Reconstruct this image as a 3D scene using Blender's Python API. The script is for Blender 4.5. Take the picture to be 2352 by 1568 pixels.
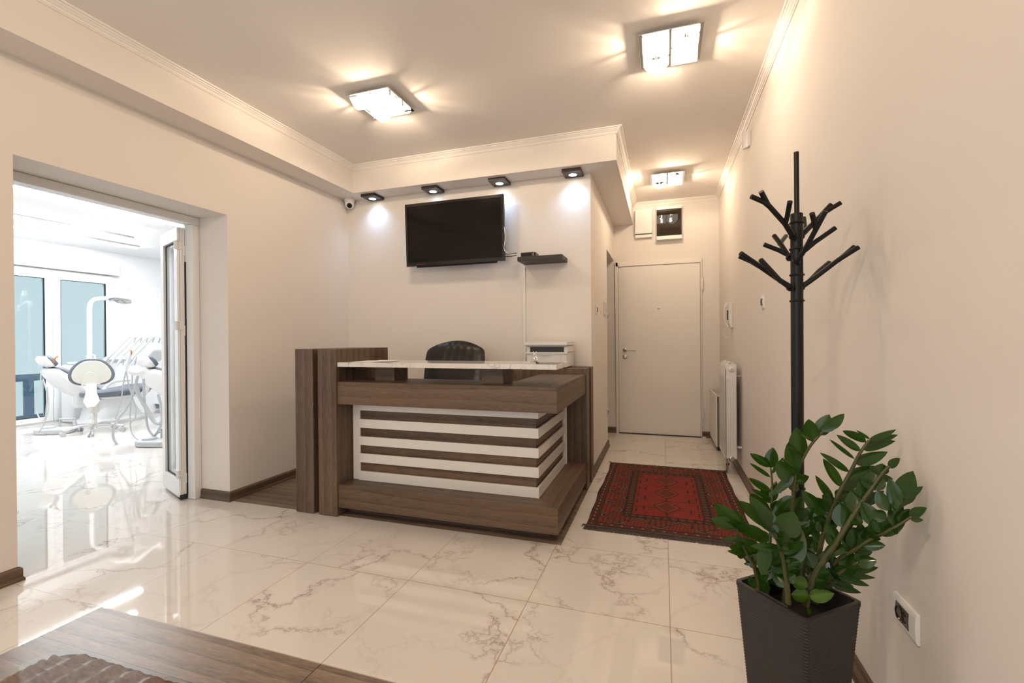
import bpy, bmesh, math, random
from mathutils import Vector, Matrix, Euler
for o in list(bpy.data.objects): bpy.data.objects.remove(o)
S = bpy.context.scene
COL = S.collection
PI = math.pi
# ------------------------------------------------------------------ camera
F = 1055.5
YAW, PIT, ROL = 0.3169, -0.0042, -0.0073
CAM = Vector((2.3777, -1.3536, 1.1639))
FW = Vector((-math.sin(YAW)*math.cos(PIT), math.cos(YAW)*math.cos(PIT), math.sin(PIT)))
_r = FW.cross(Vector((0, 0, 1))).normalized(); _u = _r.cross(FW)
RT = _r*math.cos(ROL)+_u*math.sin(ROL); UP = -_r*math.sin(ROL)+_u*math.cos(ROL)
cd = bpy.data.cameras.new('camera'); cam = bpy.data.objects.new('camera', cd); COL.objects.link(cam)
cd.sensor_width = 36; cd.lens = F/2352*36; cd.clip_start = .02; cd.clip_end = 200
M = Matrix((RT, UP, -FW)).transposed().to_4x4(); M.translation = CAM
cam.matrix_world = M
S.camera = cam
def at(px, py, w):
    """point at depth w (metres along the view axis) on the sight line of a photo point: used to measure shapes"""
    return CAM+(FW+RT*((px-1176)/F)-UP*((py-784)/F))*w
def on(px, py, ax, v):
    d = FW+RT*((px-1176)/F)-UP*((py-784)/F); i = 'xyz'.index(ax)
    return CAM+d*((v-CAM[i])/d[i])
# ------------------------------------------------------------------ world, exposure, large lights
S.view_settings.view_transform = 'Standard'; S.view_settings.look = 'None'
S.view_settings.gamma = 1; S.view_settings.use_curve_mapping = False
S.view_settings.exposure = 0.0
wd = bpy.data.worlds.new('world'); S.world = wd; wd.use_nodes = True
bg = wd.node_tree.nodes['Background']; bg.inputs[0].default_value = (.86, .95, .97, 1); bg.inputs[1].default_value = 1.0
WARM = (1.0, .775, .55); COOL = (.42, .66, 1.0); DAY = (.93, .97, 1.0)
LAMP_W = 14.2; SPOT_W = 8.0; STRIP_E = 105.0; REAR_W = 18
def light(name, kind, loc, energy, color, size=.03, rot=(0, 0, 0), **k):
    l = bpy.data.lights.new(name, kind); o = bpy.data.objects.new(name, l); COL.objects.link(o)
    l.energy = energy; l.color = color; o.location = loc; o.rotation_euler = rot
    if kind == 'AREA':
        l.shape = 'RECTANGLE'; l.size = size; l.size_y = k.get('sy', size)
    else: l.shadow_soft_size = size
    if kind == 'SPOT': l.spot_size = k['cone']; l.spot_blend = k['blend']
    return o
# daylight entering through the shop window behind the camera
light('window_daylight', 'AREA', (1.1, -2.93, 1.35), REAR_W, (1, .93, .87), 3.0, (PI/2, 0, 0), sy=2.1)

# ------------------------------------------------------------------ materials
def srgb(r, g, b): return tuple(((c/255)/12.92 if c/255 <= .04045 else ((c/255+.055)/1.055)**2.4) for c in (r, g, b))
class NT:
    def __init__(s, name):
        s.m = bpy.data.materials.new(name); s.m.use_nodes = True; s.t = s.m.node_tree
        s.b = s.t.nodes['Principled BSDF']; s.out = s.t.nodes['Material Output']
    def n(s, ty, **k):
        nd = s.t.nodes.new(ty)
        for a, v in k.items():
            if a.startswith('i_'): nd.inputs[a[2:].replace('_', ' ')].default_value = v
            else: setattr(nd, a, v)
        return nd
    def l(s, a, b): s.t.links.new(a, b)
    def math(s, op, a, b=None, c=None):
        nd = s.n('ShaderNodeMath', operation=op)
        for i, v in enumerate((a, b, c)):
            if v is None: continue
            if isinstance(v, (int, float)): nd.inputs[i].default_value = v
            else: s.l(v, nd.inputs[i])
        return nd.outputs[0]
    def mix(s, f, a, b, mode='MIX'):
        nd = s.n('ShaderNodeMix', data_type='RGBA', blend_type=mode)
        for sock, v in ((nd.inputs[0], f), (nd.inputs[6], a), (nd.inputs[7], b)):
            if isinstance(v, (int, float)): sock.default_value = v
            elif isinstance(v, tuple): sock.default_value = v+(1,) if len(v) == 3 else v
            else: s.l(v, sock)
        return nd.outputs[2]
    def ramp(s, f, pts):
        nd = s.n('ShaderNodeValToRGB'); s.l(f, nd.inputs[0]); e = nd.color_ramp.elements
        while len(e) < len(pts): e.new(.5)
        for el, (p, c) in zip(e, pts): el.position = p; el.color = c+(1,) if len(c) == 3 else c
        return nd.outputs[0]
    def coord(s, scale=(1, 1, 1), loc=(0, 0, 0), rot=(0, 0, 0)):
        tc = s.n('ShaderNodeTexCoord'); mp = s.n('ShaderNodeMapping')
        mp.inputs['Scale'].default_value = scale; mp.inputs['Location'].default_value = loc; mp.inputs['Rotation'].default_value = rot
        s.l(tc.outputs['Object'], mp.inputs[0]); return mp.outputs[0]
    def noise(s, v, scale, detail=4, rough=.5, dist=0):
        nd = s.n('ShaderNodeTexNoise', i_Scale=scale, i_Detail=detail, i_Roughness=rough, i_Distortion=dist); s.l(v, nd.inputs['Vector']); return nd.outputs[0]
    def bump(s, h, strength=.2, dist=.01):
        nd = s.n('ShaderNodeBump', i_Strength=strength, i_Distance=dist); s.l(h, nd.inputs['Height']); s.l(nd.outputs[0], s.b.inputs['Normal'])
def plain(name, col, rough=.5, metal=0, var=.04, vs=8, bump=0, coat=0, spec=None):
    t = NT(name); b = t.b; b.inputs['Roughness'].default_value = rough; b.inputs['Metallic'].default_value = metal
    v = t.coord(); nz = t.noise(v, vs, 5)
    c = t.mix(nz, tuple(x*(1-var) for x in col), tuple(min(1, x*(1+var)) for x in col)); t.l(c, b.inputs['Base Color'])
    if bump: t.bump(t.noise(v, vs*14, 3), bump, .002)
    if coat: b.inputs['Coat Weight'].default_value = coat; b.inputs['Coat Roughness'].default_value = .04
    if spec is not None: b.inputs['Specular IOR Level'].default_value = spec
    return t.m
def emis(name, col, e):
    t = NT(name); b = t.b; b.inputs['Base Color'].default_value = (*col, 1)
    b.inputs['Emission Color'].default_value = (*col, 1); b.inputs['Emission Strength'].default_value = e; return t.m
def wood(name, axis, dark, light_, scale=1.0, rough=.45, planks=None, bumps=.25):
    """fumed oak; grain runs along axis"""
    t = NT(name); st = {'x': (1.1, 9, 9), 'y': (9, 1.1, 9), 'z': (9, 9, 1.1)}[axis]
    v = t.coord(tuple(a*scale for a in st))
    if planks: # (width direction index y, width, length, offset)
        wdt, ln, oy, ox = planks
        tc = t.n('ShaderNodeTexCoord'); sp = t.n('ShaderNodeSeparateXYZ'); t.l(tc.outputs['Object'], sp.inputs[0])
        row = t.math('FLOOR', t.math('DIVIDE', t.math('SUBTRACT', sp.outputs[1], oy), wdt))
        sh = t.math('MULTIPLY', t.math('FRACT', t.math('MULTIPLY', row, .69)), ln)
        u = t.math('DIVIDE', t.math('ADD', t.math('SUBTRACT', sp.outputs[0], ox), sh), ln)
        colm = t.math('FLOOR', u)
        cid = t.math('ADD', t.math('MULTIPLY', row, 7.3), t.math('MULTIPLY', colm, 3.1))
        cx = t.n('ShaderNodeCombineXYZ'); t.l(cid, cx.inputs[2]); t.l(t.math('MULTIPLY', cid, 1.7), cx.inputs[0])
        ad = t.n('ShaderNodeVectorMath', operation='ADD'); t.l(v, ad.inputs[0]); t.l(cx.outputs[0], ad.inputs[1]); v = ad.outputs[0]
        fy = t.math('FRACT', t.math('DIVIDE', t.math('SUBTRACT', sp.outputs[1], oy), wdt)); fx = t.math('FRACT', u)
        gap = t.math('MAXIMUM', t.math('LESS_THAN', fy, .012), t.math('LESS_THAN', fx, .0025))
    big = t.noise(v, .55, 3, .5, .6)
    wv = t.n('ShaderNodeTexWave', wave_type='BANDS', bands_direction='Y', wave_profile='SAW', i_Scale=.50, i_Distortion=5.5, i_Detail=3.0); wv.inputs['Detail Scale'].default_value = .55; wv.inputs['Detail Roughness'].default_value = .6
    sx = t.n('ShaderNodeSeparateXYZ'); t.l(v, sx.inputs[0]); cxw = t.n('ShaderNodeCombineXYZ'); ai = 'xyz'.index(axis); o_ = [q for q in (0, 1, 2) if q != ai]
    t.l(sx.outputs[ai], cxw.inputs[0]); t.l(t.math('ADD', sx.outputs[o_[0]], sx.outputs[o_[1]]), cxw.inputs[1]); t.l(t.math('MULTIPLY', sx.outputs[o_[1]], .35), cxw.inputs[2])
    t.l(cxw.outputs[0], wv.inputs['Vector'])
    fine = t.noise(v, 11, 7, .75, .3)
    pore = t.ramp(t.noise(v, 16, 4, .8), [(.60, (0, 0, 0)), (.72, (1, 1, 1))])
    f = t.math('ADD', t.math('MULTIPLY', big, .30), t.math('ADD', t.math('MULTIPLY', wv.outputs['Fac'], .13), t.math('MULTIPLY', fine, .59)))
    c = t.ramp(f, [(.36, tuple(x*.85 for x in dark)), (.50, tuple((a+b)/2 for a, b in zip(dark, light_))), (.66, light_)])
    c = t.mix(t.math('MULTIPLY', pore, .35), c, tuple(x*.45 for x in dark))
    if planks:
        c = t.mix(t.math('MULTIPLY', t.math('FRACT', t.math('MULTIPLY', cid, .613)), .25), c, tuple(x*.6 for x in dark))
        c = t.mix(gap, c, (.012, .008, .006))
    t.l(c, t.b.inputs['Base Color']); t.b.inputs['Roughness'].default_value = rough
    t.bump(fine, bumps, .0015)
    return t.m
OAKD, OAKL = srgb(68, 54, 43), srgb(117, 94, 75)
W_V = wood('fumed_oak_vertical', 'z', OAKD, OAKL)
W_H = wood('fumed_oak_horizontal', 'x', OAKD, OAKL)
W_Y = wood('fumed_oak_depth', 'y', OAKD, OAKL)
W_B = wood('oak_baseboard_x', 'x', srgb(70, 54, 40), srgb(112, 90, 72), 1.4)
W_BY = wood('oak_baseboard_y', 'y', srgb(70, 54, 40), srgb(112, 90, 72), 1.4)
W_FLOOR = wood('oak_floor_planks', 'x', srgb(92, 79, 67), srgb(158, 138, 119), 1.0, .38, (.209, 1.5, -.004-.209*10, .015))
W_SHELF = wood('espresso_shelf_wood', 'x', srgb(30, 22, 18), srgb(58, 44, 36))
PAINT = plain('wall_paint', (.80, .75, .705), .85, 0, .012, 1.2, .03)
CEIL = plain('ceiling_paint', (.88, .83, .78), .9, 0, .012, 1.2)
CROWN = plain('moulding_gloss_paint', (.84, .80, .76), .55, 0, .01)
CLINIC = plain('clinic_wall_paint', (.90, .905, .91), .8, 0, .01)
WHITE = plain('white_lacquer', (.82, .80, .78), .22, 0, .01, coat=.3)
WPLAST = plain('white_plastic', (.80, .79, .77), .35, 0, .01)
DOORP = plain('door_white_foil', (.82, .78, .73), .4, 0, .01)
PVC = plain('white_door_frame_pvc', (.84, .84, .85), .25, 0, .01)
BLACKM = plain('black_powder_coated_metal', (.007, .007, .008), .36, 0, .1, 20, spec=.3)
BLACKP = plain('black_plastic', (.012, .011, .011), .35, 0, .1)
RUBBER = plain('black_rubber', (.015, .015, .015), .7, 0, .1)
SCREEN = plain('black_tv_screen', (.006, .0055, .005), .12, 0, .05, spec=.22)
BEZEL = plain('glossy_black_bezel', (.012, .010, .009), .12, 0, .05)
CHROME = plain('polished_chrome', (.75, .74, .73), .08, 1, .01)
STEEL = plain('brushed_nickel', (.55, .53, .50), .3, 1, .03)
LEATHER = plain('black_leather', (.010, .008, .006), .34, 0, .2, 6, .3)
GREYV = plain('grey_vinyl_upholstery', srgb(105, 112, 122), .45, 0, .05)
GREYT = plain('light_grey_tubing', srgb(196, 200, 203), .4, 0, .03)
CREAMP = plain('cream_shell_plastic', srgb(214, 213, 203), .4, 0, .01)
CLPLAST = plain('clinic_white_plastic', (.85, .86, .87), .3, 0, .01)
SOIL = plain('dark_potting_soil', (.018, .013, .010), .95, 0, .5, 60, .6)
PAPER = plain('white_paper', (.85, .84, .82), .7, 0, .01)
ORANGE = plain('orange_tip', srgb(205, 120, 40), .4, 0, .05)
PURPLE = plain('lilac_tube', srgb(190, 180, 215), .4, 0, .05)
HEATSIDE = plain('grey_heater_side', srgb(120, 112, 98), .6, 0, .1)
CONCRETE = plain('balcony_concrete', srgb(205, 208, 210), .8, 0, .05)
NAVY = plain('navy_railing_paint', srgb(112, 130, 152), .5, 0, .05)
STOPC = plain('ivory_plastic', srgb(225, 212, 192), .5, 0, .02)

def marble_floor():
    t = NT('marble_floor_tiles'); tc = t.n('ShaderNodeTexCoord'); sp = t.n('ShaderNodeSeparateXYZ'); t.l(tc.outputs['Object'], sp.inputs[0])
    ux = t.math('DIVIDE', sp.outputs[0], .6); uy = t.math('DIVIDE', sp.outputs[1], .6)
    ix, iy = t.math('FLOOR', ux), t.math('FLOOR', uy)
    fx, fy = t.math('FRACT', ux), t.math('FRACT', uy)
    e = .0032
    g = t.math('MAXIMUM', t.math('MAXIMUM', t.math('LESS_THAN', fx, e), t.math('GREATER_THAN', fx, 1-e)), t.math('MAXIMUM', t.math('LESS_THAN', fy, e), t.math('GREATER_THAN', fy, 1-e)))
    cm = t.n('ShaderNodeCombineXYZ'); t.l(t.math('ADD', t.math('MULTIPLY', ix, 5.17), t.math('MULTIPLY', iy, 1.31)), cm.inputs[0]); t.l(t.math('ADD', t.math('MULTIPLY', iy, 3.73), t.math('MULTIPLY', ix, 2.11)), cm.inputs[1]); t.l(t.math('MULTIPLY', t.math('ADD', ix, iy), 1.9), cm.inputs[2])
    ad = t.n('ShaderNodeVectorMath', operation='ADD'); t.l(tc.outputs['Object'], ad.inputs[0]); t.l(cm.outputs[0], ad.inputs[1]); v = ad.outputs[0]
    # warp
    nz = t.n('ShaderNodeTexNoise', i_Scale=2.6, i_Detail=7, i_Roughness=.62); t.l(v, nz.inputs['Vector'])
    sc = t.n('ShaderNodeVectorMath', operation='SCALE'); sc.inputs[3].default_value = .55; t.l(nz.outputs['Color'], sc.inputs[0])
    a2 = t.n('ShaderNodeVectorMath', operation='ADD'); t.l(v, a2.inputs[0]); t.l(sc.outputs[0], a2.inputs[1])
    def veins(scale, width):
        vo = t.n('ShaderNodeTexVoronoi', feature='DISTANCE_TO_EDGE', i_Scale=scale); t.l(a2.outputs[0], vo.inputs['Vector'])
        return t.ramp(vo.outputs[0], [(0, (1, 1, 1)), (width, (.25, .25, .25)), (width*4, (0, 0, 0))])
    big = veins(1.7, .010); small = veins(6.5, .03)
    mask = t.ramp(t.noise(v, 1.6, 3), [(.47, (0, 0, 0)), (.60, (1, 1, 1))])
    mask2 = t.ramp(t.noise(v, 3.1, 2), [(.58, (0, 0, 0)), (.70, (1, 1, 1))])
    vf = t.math('ADD', t.math('MULTIPLY', big, t.math('ADD', t.math('MULTIPLY', mask, .55), .14)), t.math('MULTIPLY', t.math('MULTIPLY', small, mask2), .5))
    cloud = t.noise(v, 2.2, 5, .55)
    base = t.mix(cloud, (.70, .655, .605), (.80, .765, .725))
    c = t.mix(t.math('MINIMUM', vf, 1.0), base, srgb(142, 116, 100))
    c = t.mix(t.math('MULTIPLY', g, .8), c, srgb(158, 132, 104))
    t.l(c, t.b.inputs['Base Color'])
    t.l(t.math('ADD', .035, t.math('MULTIPLY', g, .4)), t.b.inputs['Roughness'])
    t.b.inputs['IOR'].default_value = 1.55
    return t.m
MARBLE_F = marble_floor()
def marble_top():
    t = NT('polished_marble_counter'); v = t.coord((1, 1, 1), (3.3, .2, 0)); nz = t.n('ShaderNodeTexNoise', i_Scale=4, i_Detail=6); t.l(v, nz.inputs['Vector'])
    a2 = t.n('ShaderNodeVectorMath', operation='ADD'); t.l(v, a2.inputs[0]); t.l(nz.outputs['Color'], a2.inputs[1])
    vo = t.n('ShaderNodeTexVoronoi', feature='DISTANCE_TO_EDGE', i_Scale=6); t.l(a2.outputs[0], vo.inputs['Vector'])
    f = t.ramp(vo.outputs[0], [(0, (.8, .8, .8)), (.03, (.25, .25, .25)), (.15, (0, 0, 0))])
    m = t.ramp(t.noise(v, 3, 3), [(.48, (0, 0, 0)), (.62, (1, 1, 1))])
    t.l(t.mix(t.math('MULTIPLY', f, m), (.80, .77, .74), srgb(140, 125, 118)), t.b.inputs['Base Color']); t.b.inputs['Roughness'].default_value = .06
    return t.m
MARBLE_T = marble_top()
def leafmat():
    t = NT('glossy_zz_leaf'); v = t.coord(); nz = t.noise(v, 14, 3)
    at_ = t.n('ShaderNodeAttribute', attribute_name='tone')
    c = t.mix(nz, srgb(20, 46, 12), srgb(42, 80, 22)); c = t.mix(t.math('MULTIPLY', at_.outputs['Fac'], .75), c, srgb(92, 132, 34))
    t.l(c, t.b.inputs['Base Color']); t.b.inputs['Roughness'].default_value = .17; t.b.inputs['Subsurface Weight'].default_value = 0
    t.b.inputs['Specular IOR Level'].default_value = .55
    t.bump(t.noise(v, 60, 2), .08, .003)
    tr = t.n('ShaderNodeBsdfTranslucent'); t.l(t.mix(.5, c, srgb(110, 160, 40)), tr.inputs[0])
    mx = t.n('ShaderNodeMixShader'); mx.inputs[0].default_value = .18; t.l(t.b.outputs[0], mx.inputs[1]); t.l(tr.outputs[0], mx.inputs[2]); t.l(mx.outputs[0], t.out.inputs[0])
    return t.m
LEAF = leafmat()
STEM = plain('green_brown_stem', srgb(70, 72, 36), .45, 0, .25, 25)
def potmat():
    t = NT('ribbed_anthracite_plastic'); t.b.inputs['Base Color'].default_value = (*srgb(44, 41, 40), 1); t.b.inputs['Roughness'].default_value = .5
    v = t.coord((1, 1, 1)); t.l(t.mix(t.noise(v, 40, 3), srgb(38, 36, 35), srgb(50, 47, 46)), t.b.inputs['Base Color']); return t.m
POT = potmat()
def shade_mat():
    t = NT('frosted_lamp_glass'); e = t.n('ShaderNodeEmission'); e.inputs[0].default_value = (1, .90, .74, 1); e.inputs[1].default_value = 2.6
    tr = t.n('ShaderNodeBsdfTransparent'); tr.inputs[0].default_value = (1, 1, 1, 1)
    mx = t.n('ShaderNodeMixShader'); mx.inputs[0].default_value = .55; t.l(e.outputs[0], mx.inputs[1]); t.l(tr.outputs[0], mx.inputs[2]); t.l(mx.outputs[0], t.out.inputs[0])
    return t.m
SHADE = shade_mat()
BULB = emis('halogen_bulb_glow', (1, .88, .70), 14)
SPOTG = emis('cool_led_lens', (.86, .94, 1.0), 16)
STRIP = emis('clinic_strip_glow', (.95, .98, 1.0), STRIP_E)
def glassmat(name, tint, refl=.12, rough=.02):
    t = NT(name); gl = t.n('ShaderNodeBsdfGlossy'); gl.inputs['Roughness'].default_value = rough; gl.inputs[0].default_value = (1, 1, 1, 1)
    tr = t.n('ShaderNodeBsdfTransparent'); tr.inputs[0].default_value = (*tint, 1)
    fr = t.n('ShaderNodeFresnel', i_IOR=1.45); mx = t.n('ShaderNodeMixShader'); ge = t.n('ShaderNodeNewGeometry'); t.l(t.math('MULTIPLY', t.math('ADD', t.math('MULTIPLY', fr.outputs[0], .9), refl), t.math('SUBTRACT', 1.0, ge.outputs['Backfacing'])), mx.inputs[0])
    t.l(tr.outputs[0], mx.inputs[1]); t.l(gl.outputs[0], mx.inputs[2]); t.l(mx.outputs[0], t.out.inputs[0]); return t.m
GLASS = glassmat('window_glass', (.80, .88, .90), .06)
CLEARG = glassmat('clear_glass', (.93, .95, .95), .02)
SMOKE = glassmat('smoked_panel_window', (.42, .37, .31), .04)
TGLASS = glassmat('table_top_glass', (.90, .93, .93), .08)
def rattanmat():
    t = NT('woven_rattan'); v = t.coord(); c = t.ramp(t.noise(v, 90, 4), [(.3, srgb(84, 48, 26)), (.6, srgb(134, 88, 54)), (.8, srgb(164, 116, 76))]); t.l(c, t.b.inputs['Base Color']); t.b.inputs['Roughness'].default_value = .4; return t.m
RATTAN = rattanmat()
def rugmat():
    t = NT('red_wool_rug'); a = t.n('ShaderNodeAttribute', attribute_name='Col'); v = t.coord((1, 3, 1))
    c = t.mix(t.noise(v, 110, 4, .7), (.30, .28, .28), (1.55, 1.5, 1.45)); c = t.mix(1.0, a.outputs['Color'], c, 'MULTIPLY'); t.l(c, t.b.inputs['Base Color'])
    t.b.inputs['Roughness'].default_value = .95; t.bump(t.noise(v, 220, 2), .4, .003); return t.m
RUGM = rugmat()
FRINGE = plain('grey_brown_fringe', srgb(84, 74, 66), .95, 0, .3, 90)

# ------------------------------------------------------------------ mesh helpers
class MB:
    def __init__(s): s.v = []; s.f = []; s.tone = {}
    def add(s, vs, fs):
        k = len(s.v); s.v += [Vector(p) for p in vs]; s.f += [tuple(i+k for i in f) for f in fs]; return s
    def box(s, x0, x1, y0, y1, z0, z1):
        return s.add([(x0, y0, z0), (x1, y0, z0), (x1, y1, z0), (x0, y1, z0), (x0, y0, z1), (x1, y0, z1), (x1, y1, z1), (x0, y1, z1)],
                     [(0, 3, 2, 1), (4, 5, 6, 7), (0, 1, 5, 4), (1, 2, 6, 5), (2, 3, 7, 6), (3, 0, 4, 7)])
    def obox(s, c, sx, sy, sz, M):
        """box of half sizes about c, turned by matrix M"""
        vs = [Vector(c)+M@Vector((a*sx, b*sy, d*sz)) for d in (-1, 1) for a, b in ((-1, -1), (1, -1), (1, 1), (-1, 1))]
        return s.add(vs, [(0, 3, 2, 1), (4, 5, 6, 7), (0, 1, 5, 4), (1, 2, 6, 5), (2, 3, 7, 6), (3, 0, 4, 7)])
    def prism(s, pts, d):
        """closed polygon pts (3D) extruded by d"""
        n = len(pts); d = Vector(d); vs = [Vector(p) for p in pts]+[Vector(p)+d for p in pts]
        return s.add(vs, [tuple(range(n))[::-1], tuple(range(n, 2*n))]+[(i, (i+1) % n, (i+1) % n+n, i+n) for i in range(n)])
    def tube(s, pts, r, n=10, cap=True):
        pts = [Vector(p) for p in pts]; m = len(pts)
        rs = r if isinstance(r, (list, tuple)) else [r]*m
        k = len(s.v); prev = None; ring = []
        for i, p in enumerate(pts):
            t = (pts[min(i+1, m-1)]-pts[max(i-1, 0)]).normalized()
            if prev is None: a = t.orthogonal().normalized()
            else:
                a = prev-t*prev.dot(t)
                a = a.normalized() if a.length > 1e-6 else t.orthogonal().normalized()
            prev = a; b = t.cross(a)
            ring.append([p+(a*math.cos(2*PI*j/n)+b*math.sin(2*PI*j/n))*rs[i] for j in range(n)])
        for rg in ring: s.v += rg
        for i in range(m-1):
            for j in range(n): s.f.append((k+i*n+j, k+i*n+(j+1) % n, k+(i+1)*n+(j+1) % n, k+(i+1)*n+j))
        if cap: s.f.append(tuple(k+j for j in range(n))[::-1]); s.f.append(tuple(k+(m-1)*n+j for j in range(n)))
        return s
    def lathe(s, prof, c, n=24, ax=(0, 0, 1)):
        """prof: (radius, height) pairs about axis ax through c"""
        ax = Vector(ax).normalized(); a = ax.orthogonal().normalized(); b = ax.cross(a); c = Vector(c); k = len(s.v)
        for r, h in prof:
            for j in range(n): s.v.append(c+ax*h+(a*math.cos(2*PI*j/n)+b*math.sin(2*PI*j/n))*max(r, 1e-5))
        for i in range(len(prof)-1):
            for j in range(n): s.f.append((k+i*n+j, k+i*n+(j+1) % n, k+(i+1)*n+(j+1) % n, k+(i+1)*n+j))
        s.f.append(tuple(k+j for j in range(n))[::-1]); s.f.append(tuple(k+(len(prof)-1)*n+j for j in range(n))); return s
    def grid(s, P, nu, nv, closed_u=False):
        """P(i,j) -> point"""
        k = len(s.v)
        for j in range(nv):
            for i in range(nu): s.v.append(Vector(P(i, j)))
        for j in range(nv-1):
            for i in range(nu-1 if not closed_u else nu): s.f.append((k+j*nu+i, k+j*nu+(i+1) % nu, k+(j+1)*nu+(i+1) % nu, k+(j+1)*nu+i))
        return s
    def ball(s, c, rx, ry, rz, n=16, M=None):
        c = Vector(c); k = len(s.v); m = n//2
        for i in range(m+1):
            th = PI*i/m
            for j in range(n):
                p = Vector((rx*math.sin(th)*math.cos(2*PI*j/n), ry*math.sin(th)*math.sin(2*PI*j/n), rz*math.cos(th)))
                if M: p = M@p
                s.v.append(c+p)
        for i in range(m):
            for j in range(n): s.f.append((k+i*n+j, k+(i+1)*n+j, k+(i+1)*n+(j+1) % n, k+i*n+(j+1) % n))
        return s
    def build(s, name, mat, parent=None, bevel=0, seg=2, smooth=False, sub=0, solid=0, auto=True):
        me = bpy.data.meshes.new(name)
        off = wloc(parent) if parent else Vector()
        me.from_pydata([tuple(p-off) for p in s.v], [], s.f)
        bm = bmesh.new(); bm.from_mesh(me); bmesh.ops.remove_doubles(bm, verts=bm.verts, dist=1e-6); bmesh.ops.recalc_face_normals(bm, faces=bm.faces); bm.to_mesh(me); bm.free()
        me.materials.append(mat); o = bpy.data.objects.new(name, me); COL.objects.link(o)
        if parent: o.parent = parent
        if smooth:
            for p in me.polygons: p.use_smooth = True
            if auto: me.set_sharp_from_angle(angle=math.radians(40))
        if bevel:
            m = o.modifiers.new('bevel', 'BEVEL'); m.width = bevel; m.segments = seg; m.limit_method = 'ANGLE'; m.angle_limit = math.radians(40)
        if solid: m = o.modifiers.new('solid', 'SOLIDIFY'); m.thickness = solid; m.offset = 0
        if sub: m = o.modifiers.new('sub', 'SUBSURF'); m.levels = sub; m.render_levels = sub
        return o
def wloc(o):
    v = Vector(o.location)
    while o.parent: o = o.parent; v += Vector(o.location)
    return v
def tag(o, label, cat, group=None, kind=None):
    o['label'] = label; o['category'] = cat
    if group: o['group'] = group
    if kind: o['kind'] = kind
    return o
def thing(name, loc, label, cat, group=None):
    o = bpy.data.objects.new(name, None); COL.objects.link(o); o.location = loc; o.empty_display_size = .05
    return tag(o, label, cat, group)
def copy_tree(o, parent=None):
    c = o.copy(); COL.objects.link(c); c.parent = parent
    for ch in [x for x in bpy.data.objects if x.parent == o]: copy_tree(ch, c)
    return c
def struct(name, mb, mat, label=None, parent=None, **k):
    o = mb.build(name, mat, parent, **k)
    if not parent:
        o['kind'] = 'structure'
        if label: o['label'] = label; o['category'] = name.split('_')[0]
    return o
def box(*a): return MB().box(*a)
def arc(c, r, a0, a1, n, f=lambda c, s: (c, s)):
    return [(c[0]+r*math.cos(a0+(a1-a0)*i/n), c[1]+r*math.sin(a0+(a1-a0)*i/n)) for i in range(n+1)]
def rrect(x0, x1, y0, y1, r, n=6):
    return arc((x1-r, y1-r), r, 0, PI/2, n)+arc((x0+r, y1-r), r, PI/2, PI, n)+arc((x0+r, y0+r), r, PI, 1.5*PI, n)+arc((x1-r, y0+r), r, 1.5*PI, 2*PI, n)
def smoothpath(pts, n=6):
    pts = [Vector(p) for p in pts]; out = []
    for i in range(len(pts)-1):
        p0, p1, p2, p3 = pts[max(i-1, 0)], pts[i], pts[i+1], pts[min(i+2, len(pts)-1)]
        for k in range(n):
            t = k/n; out.append(.5*((2*p1)+(p2-p0)*t+(2*p0-5*p1+4*p2-p3)*t*t+(3*p1-p0-3*p2+p3)*t**3))
    return out+[pts[-1]]

# ------------------------------------------------------------------ setting
XL, XJ, XR, XE = -.63, -.97, 3.005, 1.806
YB, YH, YN = 2.545, 4.467, -3.0
ZC, ZS, ZO = 2.815, 2.564, 2.086
YO1, YO2 = .0235, 1.185
struct('floor', box(-6.3, 3.2, -3.2, 6.2, -.1, 0), MARBLE_F, 'polished veined marble tile floor')
struct('floor', box(XL-.001, 1.825, 1.192, YB, -.02, .0015), W_FLOOR, 'dark oak plank floor under the reception desk')
struct('floor', box(.022, 3.0, -2.9, -.004, -.02, .0015), W_FLOOR, 'dark oak plank floor inlay in the foreground')
w = MB().box(XJ, XL, YN, YO1, 0, 2.95).box(XJ, XL, YO1, YO2, ZO, 2.95).box(XJ, XL, YO2, YB+.15, 0, 2.95)
struct('wall_left', w, PAINT, 'beige wall with the wide opening to the clinic')
struct('wall_back', box(XL, XE-.12, YB, YB+.15, 0, 2.95), PAINT, 'beige wall behind the reception desk')
w = MB().box(XE-.12, XE, YB, 3.705, 0, 2.95).box(XE-.12, XE, 3.705, YH, 2.135, 2.95)
struct('wall_left', w, PAINT, 'left corridor wall with a side opening')
struct('wall_back', box(.5, 3.1, YH, YH+.12, 0, 2.95), PAINT, 'end wall of the corridor round the white door')
struct('wall_right', box(XR, XR+.12, YN, YH, 0, 2.95), PAINT, 'long plain beige wall on the right')
struct('wall_left', box(.5, .6, YB+.15, YH, 0, 2.95), PAINT)
w = MB().box(XL, 3.1, YN-.12, YN, 0, .3).box(XL, 3.1, YN-.12, YN, 2.4, 2.95).box(XL, -.4, YN-.12, YN, .3, 2.4).box(2.6, 3.1, YN-.12, YN, .3, 2.4)
struct('wall_front', w, PAINT)
struct('window_2', box(-.4, 2.6, YN-.08, YN-.06, .3, 2.4), CLEARG)
struct('ceiling', box(XL-.1, 3.2, YN-.1, YH+.1, ZC, 2.95), CEIL, 'plain warm white ceiling')
struct('trim_1', box(XL, -.403, YN, YB, ZS, ZC), PAINT, 'boxed ceiling beam along the left wall')
w = MB().box(-.403, 2.041, 2.328, YB, ZS, ZC).box(XE-.12, 2.041, YB, YH, ZS, ZC)
struct('trim_2', w, PAINT, 'boxed soffit over the desk wall carrying the spotlights')
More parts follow.
